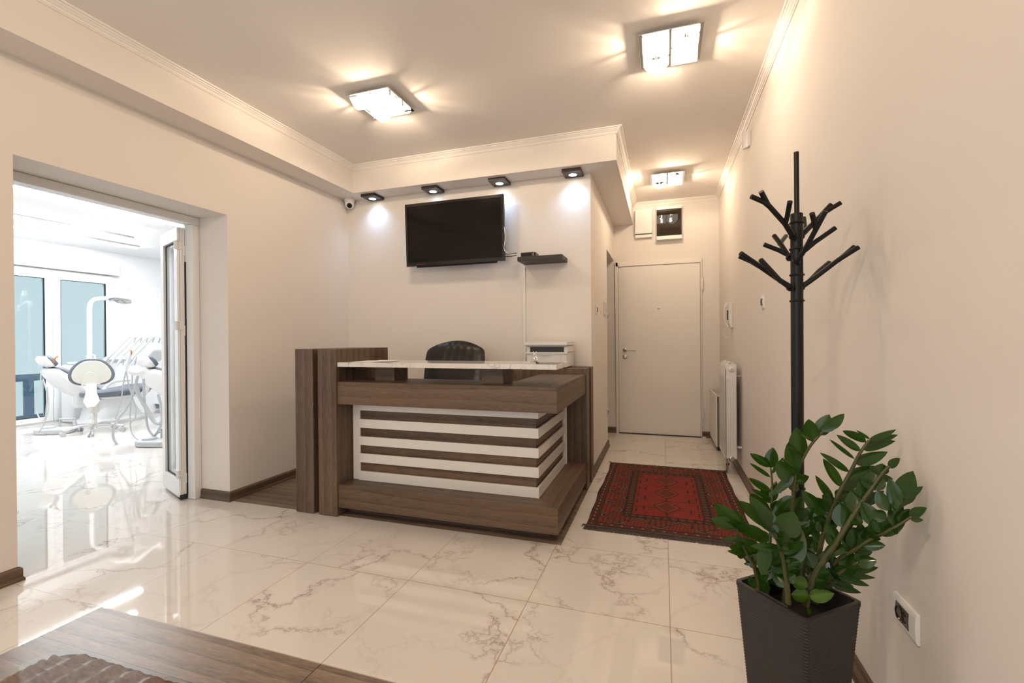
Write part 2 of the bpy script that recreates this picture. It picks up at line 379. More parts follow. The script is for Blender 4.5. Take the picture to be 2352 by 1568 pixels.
# crown moulding swept along paths; profile (out from wall, down from ceiling)
PROF = [(0, .047), (.006, .047), (.010, .040), (.013, .040), (.015, .030), (.021, .026), (.028, .018), (.033, .016), (.035, .010), (.044, .008), (.047, 0), (0, 0)]
def crown(path, name, label):
    """path of (x,y); the moulding lies to the left of the walking direction"""
    n = len(path); mb = MB(); P = [Vector((*p, 0)) for p in path]; rings = []
    for i, p in enumerate(P):
        d0 = (P[i]-P[i-1]).normalized() if i else None; d1 = (P[i+1]-P[i]).normalized() if i < n-1 else None
        nl = lambda d: Vector((-d.y, d.x, 0))
        if d0 and d1: m = (nl(d0)+nl(d1)); m = m/(m.dot(nl(d0)))
        else: m = nl(d0 or d1)
        rings.append([p+m*o+Vector((0, 0, ZC-z)) for o, z in PROF])
    k = len(PROF)
    for r in rings: mb.v += r
    for i in range(n-1):
        for j in range(k): mb.f.append((i*k+j, i*k+(j+1) % k, (i+1)*k+(j+1) % k, (i+1)*k+j))
    struct(name, mb, CROWN, label)
crown([(XR, YN), (XR, YH), (2.041, YH), (2.041, 2.328), (-.403, 2.328), (-.403, YN)], 'trim_3', 'stepped crown moulding round the ceiling')
# baseboards
BPROF = [(0, 0), (.020, 0), (.020, .010), (.014, .020), (.014, .058), (.008, .066), (.003, .070), (0, .070)]
def base(x0, y0, x1, y1, name, mat, m0=0, m1=0):
    a, b = Vector((x0, y0, 0)), Vector((x1, y1, 0)); d = (b-a).normalized(); nl = Vector((-d.y, d.x, 0))
    A = [a+nl*o+d*(-m0*o)+Vector((0, 0, z)) for o, z in BPROF]; B = [b+nl*o+d*(m1*o)+Vector((0, 0, z)) for o, z in BPROF]
    k = len(BPROF); mb = MB().add(A+B, [tuple(range(k)), tuple(range(k, 2*k))]+[(i, (i+1) % k, (i+1) % k+k, i+k) for i in range(k)])
    return struct(name, mb, mat, 'dark oak '+name.replace('_', ' '))
base(XL, YB, XL, YO2, 'baseboard_left', W_BY, 0, 1)
base(XL, YO2, -.90, YO2, 'baseboard_left', W_B, 1, 0)
base(XL, YO1, XL, YN, 'baseboard_left', W_BY, 1, 0)
base(-.05, YB, XL, YB, 'baseboard_back', W_B, 0, 0)
base(XE, 3.705, XE, YB-.005, 'baseboard_left', W_BY, 1, 0)
base(1.838, YH, .6, YH, 'baseboard_back', W_B)
base(XR, YH, 2.812, YH, 'baseboard_back', W_B)
base(XR, YN, XR, YH, 'baseboard_right', W_BY)
# glazed partition frame at the opening
tf = struct('trim_4', box(-.985, -.905, 1.130, YO2-.001, .001, 2.030), PVC, 'white frame lining the opening', bevel=.004)
struct('trim_5', box(-.985, -.905, YO1+.001, YO2-.001, 2.0305, ZO-.001), PVC, 'white frame head of the opening', bevel=.004)
struct('trim_6', box(-.985, -.905, YO1+.001, YO1+.05, .001, 2.030), PVC, bevel=.004)
# clinic shell
struct('wall_left', MB().box(-6.3, -6.12, -1.2, 2.30, 0, 2.75).box(-6.3, -6.12, 3.745, 5.6, 0, 2.75).box(-6.3, -6.12, 2.30, 3.745, 2.235, 2.75), CLINIC, 'white clinic wall round the glazed balcony door')
struct('wall_back', box(-6.3, XJ, 5.5, 5.65, 0, 2.75), CLINIC)
struct('wall_front', box(-6.3, XJ, -1.3, -1.2, 0, 2.75), CLINIC)
struct('wall_right', MB().box(XJ-.02, XJ, -1.2, YO1, 0, 2.62).box(XJ-.02, XJ, YO2, 5.5, 0, 2.62).box(XJ-.02, XJ, YO1, YO2, ZO, 2.62), CLINIC)
struct('ceiling', box(-6.3, XJ, -1.3, 5.65, 2.62, 2.75), CLINIC, 'white clinic ceiling')
# balcony door of the clinic
w = MB()
w.box(-6.17, -6.10, 2.30, 2.345, 0, 2.235).box(-6.17, -6.10, 3.700, 3.745, 0, 2.235).box(-6.17, -6.10, 2.345, 3.70, 2.18, 2.235).box(-6.17, -6.10, 2.345, 3.70, 0, .03)
wf = struct('window_1', w, PVC, 'white glazed balcony door of the clinic', bevel=.003)
for a, b in ((2.345, 2.935), (2.941, 3.70)):
    s = MB().box(-6.15, -6.085, a, a+.09, .03, 2.18).box(-6.15, -6.085, b-.09, b, .03, 2.18).box(-6.15, -6.085, a+.09, b-.09, 2.10, 2.18).box(-6.15, -6.085, a+.09, b-.09, .03, .105)
    sa = s.build('window_sash', PVC, wf, bevel=.004)
    box(-6.125, -6.115, a+.088, b-.088, .10, 2.105).build('window_pane', GLASS, sa)
    MB().box(-6.116, -6.0835, a+.088, a+.093, .105, 2.10).box(-6.116, -6.0835, b-.094, b-.088, .105, 2.10).box(-6.116, -6.0835, a+.09, b-.09, 2.095, 2.102).box(-6.116, -6.0835, a+.09, b-.09, .103, .109).build('gasket', RUBBER, sa)
MB().box(-6.085, -6.075, 2.96, 2.985, 1.02, 1.16).tube([(-6.075, 2.972, 1.12), (-6.045, 2.972, 1.12), (-6.045, 2.972, 1.02)], .008).build('window_handle', PVC, wf)
struct('trim_7', box(-6.12, -6.0, 2.25, 3.765, 2.245, 2.44), PVC, 'roller blind box over the balcony door', bevel=.004)
# balcony outside the clinic
struct('floor', box(-8.0, -6.3, 0, 6, -.25, -.08), CONCRETE)
r = MB().box(-7.42, -7.38, .6, 5.4, .55, .66).box(-7.42, -7.38, .6, 5.4, -.08, 0.0)
rl = thing('balcony_railing', (-7.4, 3, -.08), 'blue painted railing outside the clinic balcony door', 'railing')
r.build('rail', NAVY, rl, bevel=.004)
for k in range(12): box(-7.42, -7.38, .7+k*.42, .82+k*.42, 0, .55).build('baluster', NAVY, rl)

# ------------------------------------------------------------------ entrance door
dr = struct('door_1', box(1.862, 2.797, YH-.014, YH+.04, .008, 2.045), DOORP, 'plain white flush entrance door at the end of the corridor', bevel=.003)
MB().box(1.826, 1.858, YH-.022, YH+.04, 0, 2.106).box(2.803, 2.812, YH-.022, YH+.04, 0, 2.106).box(1.826, 2.812, YH-.022, YH+.04, 2.052, 2.106).build('door_frame', DOORP, dr, bevel=.004)
box(1.86, 2.80, YH-.03, YH+.02, 0, .008).build('threshold', RUBBER, dr)
h = MB().lathe([(.024, 0), (.024, .008), (.020, .010), (.009, .011), (.009, .045)], (1.937, YH-.014, 1.026), 24, (0, -1, 0))
h.tube(smoothpath([(1.937, YH-.055, 1.026), (1.95, YH-.062, 1.026), (1.98, YH-.062, 1.025), (2.06, YH-.062, 1.023)], 3), .009, 12)
h.build('door_handle', STEEL, dr, smooth=True)
MB().lathe([(.024, 0), (.024, .007), (.020, .010), (.011, .010), (.011, .014)], (1.937, YH-.014, .940), 24, (0, -1, 0)).build('lock_cylinder', STEEL, dr, smooth=True)
MB().lathe([(.013, 0), (.013, .006), (.007, .009)], (2.337, YH-.014, 1.530), 20, (0, -1, 0)).build('peephole', CHROME, dr, smooth=True)
for z0, z1 in ((1.733, 1.876), (.148, .31)):
    zm = (z0+z1)/2
    MB().lathe([(.0085, 0), (.0085, zm-z0-.002)], (2.822, YH-.028, z0), 14).lathe([(.0085, 0), (.0085, z1-zm-.002)], (2.822, YH-.028, zm+.002), 14).build('hinge', DOORP, dr, smooth=True)
box(1.865, 1.905, YH-.036, YH-.014, 2.048, 2.075).build('door_sensor', WPLAST, dr, bevel=.003)
ds = MB().lathe([(.02, 0), (.02, .018), (.017, .022)], (2.832, YH-.075, 0), 16).build('door_stop', STOPC, smooth=True)
tag(ds, 'small round ivory door stop on the floor at the hinge side of the entrance door', 'door stop')

# ------------------------------------------------------------------ folding glazed door
fd = thing('folding_door', (-1.0, 1.09, 0), 'white framed glass folding door standing folded open in the clinic opening', 'door')
def leaf(p0, p1, z0, z1, nm):
    p0, p1 = Vector((*p0, 0)), Vector((*p1, 0)); d = (p1-p0); L = d.length; d.normalize(); nn = Vector((-d.y, d.x, 0))
    if nn.y < 0: nn = -nn
    Mx = Matrix((d, nn, Vector((0, 0, 1)))).transposed(); T = .05
    def bx(mb, a, b, c, e, t0, t1): mb.obox(p0+d*(a+b)/2+nn*(t0+t1)/2+Vector((0, 0, (c+e)/2)), (b-a)/2, (t1-t0)/2, (e-c)/2, Mx)
    f = MB(); S_ = .078
    bx(f, 0, S_, z0, z1, 0, T); bx(f, L-S_, L, z0, z1, 0, T); bx(f, S_, L-S_, z0, z0+.13, 0, T); bx(f, S_, L-S_, z1-.09, z1, 0, T)
    fr = f.build(nm, PVC, fd, bevel=.004)
    g = MB(); bx(g, S_-.005, L-S_+.005, z0+.12, z1-.08, .02, .028); g.build('glass_pane', CLEARG, fr)
    g = MB()
    for q in (0.0155,):
        bx(g, S_, S_+.008, z0+.13, z1-.09, q, q+.004); bx(g, L-S_-.012, L-S_, z0+.13, z1-.09, q, q+.004)
        bx(g, S_, L-S_, z0+.13, z0+.138, q, q+.004); bx(g, S_, L-S_, z1-.10, z1-.09, q, q+.004)
    g.build('gasket', RUBBER, fr)
    # hinge edge profile with ribs
    g = MB()
    for q in (.006, .017, .036): bx(g, -.007, 0, z0+.02, z1, q, q+.006)
    g.build('edge_profile', PVC, fr)
    g = MB(); bx(g, -.012, -.002, z0+.02, z1-.25, T-.004, T+.006); bx(g, -.014, .05, z0-.01, z0+.02, .002, T); g.build('brush_seal', RUBBER, fr)
    return fr
leaf((-1.002, 1.085), (-1.413, 1.251), .02, 2.005, 'door_leaf')
leaf((-1.040, 1.150), (-1.430, 1.325), .02, 2.005, 'door_leaf')
for z in (1.876, 1.285, .195):
    hb = MB().box(-1.012, -.985, 1.068, 1.125, z-.032, z+.032).box(-.99, -.975, 1.115, 1.150, z-.075, z+.0)
    hg = hb.build('hinge', WPLAST, fd, bevel=.003)
    sc = MB()
    for dz in (-.02, 0, .02): sc.lathe([(.004, 0), (.004, .003)], (-.985, 1.083, z+dz), 10, (1, 0, 0))
    for dz in (-.06, -.03): sc.lathe([(.004, 0), (.004, .003)], (-.975, 1.138, z+dz), 10, (1, 0, 0))
    sc.build('screws', STEEL, hg)

# ------------------------------------------------------------------ ceiling lamps
LAMPS = [(.5525, 1.372, 'square four-shade ceiling lamp in front of the television wall, closest to the clinic opening'),
         (2.4265, 1.373, 'square four-shade ceiling lamp in front of the corridor, closest to the coat rack'),
         (2.43, 3.585, 'square ceiling lamp of four glass shades inside the corridor, before the entrance door'),
         ]
def shade(mb, cx, cy, along, hw=.070, z=2.748, sag=.044, n=10):
    def P(i, j, o):
        a = -1+2*i/n; b = -1+2*j/1
        zz = z+sag*(a*a)-.010+o
        return (cx+a*hw, cy+b*hw, zz) if along == 'x' else (cx+b*hw, cy+a*hw, zz)
    mb.grid(lambda i, j: P(i, j, 0), n+1, 2)
def make_lamp():
    r_ = thing('ceiling_lamp', (0, 0, ZC), 'x', 'ceiling lamp', 'square ceiling lamps with four curved glass shades')
    def B(mb, *a, **k):
        for i, p in enumerate(mb.v): mb.v[i] = p+Vector((0, 0, 0))
        return mb.build(*a, **k)
    box(-.165, .165, -.165, .165, 2.787, 2.792).build('mirror_plate', CHROME, r_, bevel=.001)
    box(-.12, .12, -.12, .12, 2.792, ZC).build('ceiling_mount', STEEL, r_, bevel=.003)
    for cx, cy, al in ((-.076, .076, 'x'), (.076, .076, 'y'), (-.076, -.076, 'y'), (.076, -.076, 'x')):
        s = MB(); shade(s, cx, cy, al); so = s.build('glass_shade', SHADE, r_, smooth=True, solid=.004)
        c = MB(); c.lathe([(.008, 0), (.008, .012)], (cx, cy, 2.775), 12)
        c.build('lamp_socket', CHROME, so)
        MB().ball((cx, cy, 2.767), .006, .006, .008, 10).build('bulb', BULB, so, smooth=True)
        for sx, sy in ((-1, 1), (1, -1)):
            box(cx+sx*.069-.003, cx+sx*.069+.003, cy+sy*.045-.006, cy+sy*.045+.006, 2.765, 2.787).build('shade_clip', CHROME, so)
    return r_
proto = make_lamp()
for i, (x, y, lb) in enumerate(LAMPS):
    o = proto if i == 0 else copy_tree(proto)
    o.location = (x, y, ZC); o['label'] = lb
for x, y, _ in LAMPS+[(1.5, -1.75, '')]:  # last entry: unseen fill lights added behind the camera, with no lamp body
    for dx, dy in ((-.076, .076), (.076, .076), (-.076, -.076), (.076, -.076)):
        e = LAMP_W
        light('halogen_and_fill_light', 'POINT', (x+dx*.75, y+dy*.75, 2.756), e, WARM, .011)
# ------------------------------------------------------------------ spotlights in the soffit
SPX = [-.283, .370, 1.022, 1.672]
SPL = ['nearest the security camera corner', 'above the left half of the television', 'above the top right corner of the television', 'farthest right, above the wall shelf']
for i, x in enumerate(SPX):
    t = thing('soffit_spotlight', (x, 2.46, ZS), 'square dark wood LED spotlight '+SPL[i], 'spotlight', 'square wooden spotlights under the soffit')
    box(x-.078, x+.078, 2.382, 2.538, ZS-.026, ZS).build('wooden_housing', W_SHELF, t, bevel=.002)
    MB().lathe([(.038, 0), (.038, -.003), (.032, -.005), (.031, 0)], (x, 2.46, ZS-.026), 24).build('trim_ring', CHROME, t, smooth=True)
    MB().lathe([(.030, 0), (.030, -.002), (.02, -.005)], (x, 2.46, ZS-.0262), 24).build('led_lens', SPOTG, t, smooth=True)
    light('spotlight_beam', 'SPOT', (x, 2.46, ZS-.036), SPOT_W, COOL, .025, (math.radians(6), 0, 0), cone=math.radians(125), blend=1.0)

# ------------------------------------------------------------------ television, cables, shelf, set-top box
tv = thing('television', (.61, 2.40, 2.12), 'large black flat television tilted down on the desk wall', 'television')
T0, T1 = Vector((.132, 2.360, 2.409)), Vector((.132, 2.385, 1.843))
zax = (T0-T1).normalized(); yax = Vector((0, zax.z, -zax.y)); tc_ = (T0+T1)/2+Vector((.479, 0, 0)); hh = (T0-T1).length/2
MT = Matrix((Vector((1, 0, 0)), yax, zax)).transposed()
def tvb(mb, x0, x1, z0, z1, y0, y1): mb.obox(tc_+MT@Vector(((x0+x1)/2, (y0+y1)/2, (z0+z1)/2)), (x1-x0)/2, (y1-y0)/2, (z1-z0)/2, MT)
b = MB(); tvb(b, -.479, .479, hh-.026, hh, 0, .03); tvb(b, -.479, .479, -hh, -hh+.032, 0, .03); tvb(b, -.479, -.457, -hh+.032, hh-.026, 0, .03); tvb(b, .457, .479, -hh+.032, hh-.026, 0, .03)
b.build('bezel', BEZEL, tv, bevel=.003)
b = MB(); tvb(b, -.457, .457, -hh+.032, hh-.026, .006, .012); b.build('screen', SCREEN, tv)
b = MB(); tvb(b, -.47, .47, -hh+.01, hh-.01, .03, .042); b.prism([tc_+MT@Vector(q) for q in ((-.40, .042, -hh-.012), (.40, .042, -hh-.012), (.36, .075, -hh+.01), (-.36, .075, -hh+.01))], MT@Vector((0, 0, .42))); b.build('rear_housing', BLACKP, tv, bevel=.004)
MB().box(.45, .77, 2.515, 2.544, 2.0, 2.25).box(.56, .66, 2.44, 2.52, 2.06, 2.18).build('wall_mount', BLACKM, tv)
b = MB(); tvb(b, -.37, -.29, -hh+.011, -hh+.017, -.001, .002); b.build('indicator_light', plain('red_indicator', (.12, .015, .012), .4), tv)
# three cables
for pts, r, mt, lb in (([at(1158, 521, 3.9), at(1160.5, 545, 3.88), at(1158, 572, 3.86), at(1168, 582, 3.84), at(1180, 587, 3.82)], .0028, WPLAST, 'thin white cable looping from behind the television to the shelf'),
                       ([at(1155, 582, 3.86), at(1166, 583.5, 3.84), at(1175, 582.5, 3.82), at(1187, 581, 3.78)], .003, BLACKP, 'upper black cable from the television to the set-top box'),
                       ([at(1155, 588.5, 3.86), at(1168, 589, 3.84), at(1180, 587.5, 3.80), at(1186, 586, 3.78)], .0035, BLACKP, 'thick lower black cable hanging between television and shelf')):
    tag(MB().tube(smoothpath(pts, 5), r, 8).build('cable', mt, smooth=True), lb, 'cable')
sh = box(1.222, 1.604, 2.330, YB, 1.820, 1.857).build('wall_shelf', W_SHELF, bevel=.002)
tag(sh, 'short dark wood floating shelf right of the television', 'shelf')
sb = thing('set_top_box', (1.31, 2.42, 1.857), 'small black set-top box on the floating shelf', 'set-top box')
MB().prism([(x, y, 1.860) for x, y in rrect(1.240, 1.372, 2.352, 2.484, .02)], (0, 0, .034)).build('case', BEZEL, sb, bevel=.002)
MB().prism([(x, y, 1.857) for x, y in rrect(1.25, 1.362, 2.362, 2.474, .015)], (0, 0, .003)).build('rubber_foot', RUBBER, sb)
box(1.345, 1.348, 2.3505, 2.353, 1.868, 1.884).build('status_light', STEEL, sb)
cd_ = MB().box(1.2065, 1.230, YB-.014, YB, .938, 1.80).build('cable_duct', WPLAST, bevel=.002)
tag(cd_, 'narrow white cable duct running down the wall below the shelf', 'cable duct')

# ------------------------------------------------------------------ dome camera and motion sensor
cc = thing('security_camera', (-.555, 2.47, ZS), 'white dome security camera in the ceiling corner left of the spotlights', 'camera')
q = Vector((-.560, 2.475, ZS)); dv = (CAM-q).normalized(); dv = Vector((dv.x*.9, dv.y*.9, -.42)).normalized()
MB().lathe([(.050, 0), (.052, -.012), (.050, -.022), (.046, -.028)], q, 24).build('mounting_base', WPLAST, cc, smooth=True)
MB().ball(q+Vector((0, 0, -.045)), .045, .045, .052, 24).build('housing', WPLAST, cc, smooth=True)
e0 = q+Vector((0, 0, -.055))+dv*.026
MB().lathe([(.033, 0), (.033, .014), (.030, .020), (.026, .021), (.024, .016)], e0, 24, dv).build('lens_ring', WPLAST, cc, smooth=True)
MB().lathe([(.0255, 0), (.0255, .002)], e0+dv*.016, 20, dv).build('sensor_window', BLACKP, cc)
MB().ball(e0+dv*.018, .010, .010, .010, 12).build('lens', SCREEN, cc, smooth=True)
ms = thing('motion_sensor', (XR, 2.45, 2.62), 'small white motion sensor high on the right wall under the moulding', 'sensor')
b = MB(); 
def msp(i, j):
    a = PI*i/10; z = 2.706-.108*j/6; t = j/6; rr = .036-.008*t*t
    return (XR-.004-(.05-.006*t)*math.sin(a)*(1 if 0 < i < 10 else 1), 2.50-rr*math.cos(a)*1.0, z-.012*math.sin(a)*t)
b.grid(msp, 11, 7); b.f.append(tuple(range(10, -1, -1))); b.f.append(tuple(6*11+i for i in range(11)))
b.box(XR-.012, XR, 2.464, 2.536, 2.602, 2.708); b.build('housing', WPLAST, ms, smooth=True)
box(XR-.056, XR-.048, 2.482, 2.514, 2.604, 2.632).build('sensor_lens', PVC, ms, bevel=.003)

# ------------------------------------------------------------------ wall switches etc.
def plate(name, c, hy, hz, side, label, cat, ins=(.55, .5), insert=BLACKP, d=.011):
    """wall plate on x = c.x, facing side (-1: towards -X)"""
    t = thing(name, c, label, cat); s = side; x0 = c[0]
    prof = MB(); pts = [(0, -hz), (d*.55*s, -hz), (d*s, -hz*.45), (d*1.15*s, 0), (d*s, hz*.45), (d*.55*s, hz), (0, hz)]
    prof.prism([(x0+a, c[1]-hy, c[2]+z) for a, z in pts], (0, 2*hy, 0)); prof.build('frame', WPLAST, t, bevel=.0012)
    iy, iz = hy*ins[0], hz*ins[1]
    pts = [(0, -iz), (d*1.16*s, -iz), (d*1.38*s, 0), (d*1.16*s, iz), (0, iz)]
    MB().prism([(x0+a, c[1]-iy, c[2]+z) for a, z in pts], (0, 2*iy, 0)).build('rocker', insert, t, bevel=.001)
    return t
plate('light_switch', (XR, 2.015, 1.398), .042, .045, -1, 'white light switch with dark rocker on the right wall above the radiator', 'switch')
plate('light_switch', (XE, 2.84, 1.430), .045, .042, 1, 'dark-rocker light switch on the corridor wall nearest the desk wall corner', 'switch')
plate('light_switch', (XE, 3.655, 1.402), .042, .042, 1, 'light switch with dark rocker beside the side opening, just under the tall thermostat', 'switch')
plate('wall_outlet', (XE, 3.640, .380), .042, .042, 1, 'white wall outlet with dark insert low on the corridor wall', 'outlet')
t = thing('thermostat', (XE, 3.45, 1.478), 'tall narrow thermostat on the corridor wall between the two switches', 'thermostat')
box(XE, XE+.018, 3.40, 3.50, 1.415, 1.540).build('housing', WPLAST, t, bevel=.003)
box(XE+.018, XE+.020, 3.412, 3.488, 1.43, 1.528).build('display', STEEL, t)
t = thing('intercom_handset', (XR, 3.43, 1.375), 'white intercom handset with coiled cord on the right wall above the radiator', 'intercom')
MB().prism([(XR-a, 3.385, z) for a, z in [(0, 1.262), (.022, 1.262), (.034, 1.30), (.040, 1.375), (.036, 1.45), (.03, 1.500), (0, 1.503)]], (0, .09, 0)).build('base', WPLAST, t, bevel=.004)
hs = smoothpath([(XR-.040, 3.43, 1.268), (XR-.055, 3.43, 1.30), (XR-.066, 3.43, 1.375), (XR-.062, 3.43, 1.45), (XR-.050, 3.43, 1.502)], 5)
MB().prism([(p.x+(.011 if abs(p.z-1.385) > .085 else .001), 3.407, p.z) for p in hs]+[(p.x-.008, 3.407, p.z) for p in hs[::-1]], (0, .046, 0)).build('handset', WPLAST, t, bevel=.004)
box(XR-.050, XR-.040, 3.39, 3.405, 1.335, 1.425).build('cradle_gap', BLACKP, t)
MB().tube(smoothpath([(XR-.045, 3.43, 1.268), (XR-.075, 3.43, 1.235), (XR-.078, 3.43, 1.195), (XR-.05, 3.43, 1.168), (XR-.02, 3.43, 1.20), (XR-.012, 3.43, 1.262)], 6), .0035, 8).build('cord', STOPC, t, smooth=True)
# near socket
t = thing('wall_socket', (XR, .158, .405), 'wide white double wall socket with black inserts beside the planter', 'socket')
pts = [(0, -.040), (.007, -.040), (.011, -.030), (.0125, 0), (.011, .030), (.007, .040), (0, .040)]
MB().prism([(XR-a, .094, .405+z) for a, z in pts], (0, .127, 0)).build('frame', WPLAST, t, bevel=.002)
MB().prism([(XR-a, .128, .405+z) for a, z in [(0, -.0235), (.0125, -.0235), (.0145, 0), (.0125, .0235), (0, .0235)]], (0, .070, 0)).build('insert_panel', plain('dark_grey_socket_plastic', (.05, .045, .04), .35), t, bevel=.001)
MB().lathe([(.019, 0), (.019, .003), (.0165, .003), (.0165, .0005)], (XR-.0135, .175, .405), 24, (-1, 0, 0)).build('socket_opening', BLACKP, t, smooth=True)
MB().ball((XR-.0155, .171, .391), .003, .003, .003, 8).build('earth_contact', STEEL, t, smooth=True)
MB().box(XR-.0160, XR-.013, .151, .1535, .390, .420).box(XR-.016, XR-.013, .141, .145, .413, .417).box(XR-.016, XR-.013, .141, .145, .394, .398).build('usb_ports', BLACKP, t)

# ------------------------------------------------------------------ boxes above the entrance door
t = thing('doorbell_chime', (2.164, YH, 2.545), 'plain white box with one dark slot beside the fuse box above the door', 'wall box')
MB().prism([(x, YH-.05, z) for x, z in ((2.063, 2.43), (2.265, 2.43), (2.268, 2.735), (2.068, 2.722))], (0, .05, 0)).build('cover', WPLAST, t, bevel=.006)
box(2.066, 2.264, YH-.046, YH, 2.382, 2.422).build('lower_cover', WPLAST, t, bevel=.005)
box(2.068, 2.262, YH-.048, YH-.01, 2.420, 2.432).build('slot', BLACKP, t)
t = thing('fuse_box', (2.457, YH, 2.53), 'white fuse box with a smoked glass door above the entrance door', 'fuse box')
FX0, FX1, FZ0, FZ1 = 2.314, 2.600, 2.335, 2.728
MB().box(FX0, FX1, YH-.085, YH, 2.690, FZ1).box(FX0, FX1, YH-.085, YH, FZ0, 2.378).box(FX0, FX0+.006, YH-.06, YH, 2.378, 2.69).box(FX1-.006, FX1, YH-.06, YH, 2.378, 2.69).box(FX0, FX1, YH-.01, YH, 2.37, 2.70).build('case', WPLAST, t, bevel=.003)
box(FX0+.004, FX1-.004, YH-.078, YH-.074, 2.379, 2.689).build('smoked_door', SMOKE, t, bevel=.001)
for z in (2.455, 2.585):
    rw = box(FX0+.03, FX1-.03, YH-.05, YH-.012, z-.035, z+.035).build('breaker_row', plain('grey_breaker_plastic', srgb(170, 164, 152), .5), t, bevel=.002)
    s = MB()
    for k in range(10): s.box(FX0+.042+k*.0215, FX0+.056+k*.0215, YH-.056, YH-.05, z-.008, z+.008)
    s.build('breaker_switches', BLACKP, rw)

# ------------------------------------------------------------------ radiator, storage heater
t = thing('radiator', (2.92, 3.08, .13), 'tall white sectional radiator on the corridor wall under the intercom handset', 'radiator')
Y0, Y1, X0, X1, R0, R1 = 2.884, 3.284, 2.872, 2.962, .150, .965
for k in range(5):
    a, b_ = Y0+k*.08, Y0+k*.08+.078
    s = MB()
    pr_ = [(X0+.006, R0), (X0, R0+.02), (X0, R1-.13), (X0+.003, R1-.055), (X0+.018, R1-.018), (X0+.045, R1), (X1-.01, R1-.012), (X1, R1-.03), (X1, R0+.05), (X1-.004, R0)]
    s.prism([(x, a+.030, z) for x, z in pr_[:]], (0, .018, 0))
    s.box(X0, X0+.004, a, b_, R0, R1-.13)              # front plate
    s.prism([(X0, a+.004, R1-.13), (X0+.003, a+.004, R1-.055), (X0+.018, a+.004, R1-.018), (X0+.045, a+.004, R1), (X0+.045, a+.004, R1-.004), (X0+.022, a+.004, R1-.024), (X0+.008, a+.004, R1-.060), (X0+.004, a+.004, R1-.13)], (0, .07, 0))
    for xx in (X0+.024, X0+.044, X0+.064): s.box(xx, xx+.004, a+.004, b_-.004, R0+.05, R1-.12)
    s.box(X1-.006, X1, a+.002, b_-.002, R0+.02, R1-.03)
    s.tube([(X0+.05, a, R1-.062), (X0+.05, b_, R1-.062)], .022, 16); s.tube([(X0+.05, a, R0-.0), (X0+.05, b_, R0-.0)], .024, 16)
    s.build('radiator_section', WHITE, t, smooth=True)
s = MB()
s.box(X0+.012, X1, Y0-.004, Y0+.004, R0, R1-.02); 
for xx in (X0+.012, X0+.034, X0+.056, X0+.078): s.box(xx, xx+.008, Y0-.010, Y0-.004, R0+.07, R1-.14)
s.build('end_panel', WHITE, t, bevel=.002)
for z in (R1-.062, R0+.0): MB().lathe([(.023, 0), (.023, .012), (.018, .016), (.010, .016), (.010, .020)], (X0+.05, Y0-.002, z), 20, (0, -1, 0)).build('end_plug', WPLAST if z > .5 else STEEL, t, smooth=True)
MB().lathe([(.006, 0), (.006, .006)], (X0+.05, Y0-.02, R1-.062), 10, (0, -1, 0)).build('air_vent', CHROME, t)
for z in (.84, .24): MB().lathe([(.010, 0), (.010, .03), (.004, .03), (.004, .05)], (XR, Y0+.04, z), 12, (-1, 0, 0)).build('wall_bracket', STEEL if z > .5 else WPLAST, t, smooth=True)
MB().tube([(X0+.03, Y0+.10, 0), (X0+.03, Y0+.10, R0)], .008, 10).tube([(X0+.03, Y0+.15, .0), (X0+.03, Y0+.15, R0)], .008, 10).lathe([(.016, 0), (.016, .02)], (X0+.03, Y0+.1, .07), 12).build('supply_pipe', CHROME, t, smooth=True)
t = thing('storage_heater', (2.95, 4.07, 0), 'low boxy heater with a grille top in the corridor corner behind the radiator', 'heater')
HX, HY0, HY1, HZ = 2.893, 3.80, 4.40, .575
box(HX+.014, XR-.012, HY0, HY1, .04, HZ-.012).build('case', HEATSIDE, t, bevel=.002)
box(HX, HX+.014, HY0-.004, HY1, .045, HZ-.002).build('front_panel', DOORP, t, bevel=.003)
g = MB()
for k in range(9): g.box(HX+.014+k*.0105, HX+.0175+k*.0105, HY0, HY1, HZ-.012, HZ)
g.box(HX, XR-.01, HY0-.003, HY0+.008, HZ-.012, HZ); g.build('top_grille', DOORP, t)
MB().box(HX+.02, XR-.02, HY0+.03, HY0+.07, 0, .04).box(HX+.02, XR-.02, HY1-.07, HY1-.03, 0, .04).build('foot', RUBBER, t)
MB().lathe([(.006, 0), (.006, .003)], (HX, HY0+.28, HZ-.08), 10, (-1, 0, 0)).build('thermostat_knob', BLACKP, t)

# ------------------------------------------------------------------ reception desk
DF, DR = 1.175, 1.812
dk = thing('reception_desk', (1.0, 1.7, 0), 'large L-shaped reception desk in dark oak with white slats and a marble top', 'desk')
box(-.007, .141, 1.163, 1.767, .004, 1.110).build('side_panel', W_V, dk, bevel=.0015)
box(.182, .329, 1.163, 1.767, .004, 1.110).build('side_panel', W_V, dk, bevel=.0015)
box(.141, .182, 1.240, 1.760, .004, 1.098).build('panel_joint', W_V, dk)
def lshape(x0, y0, xi, yi, yb, x1, z0, z1):
    return MB().prism([(x0, y0, z0), (x1, y0, z0), (x1, yb, z0), (xi, yb, z0), (xi, yi, z0), (x0, yi, z0)], (0, 0, z1-z0))
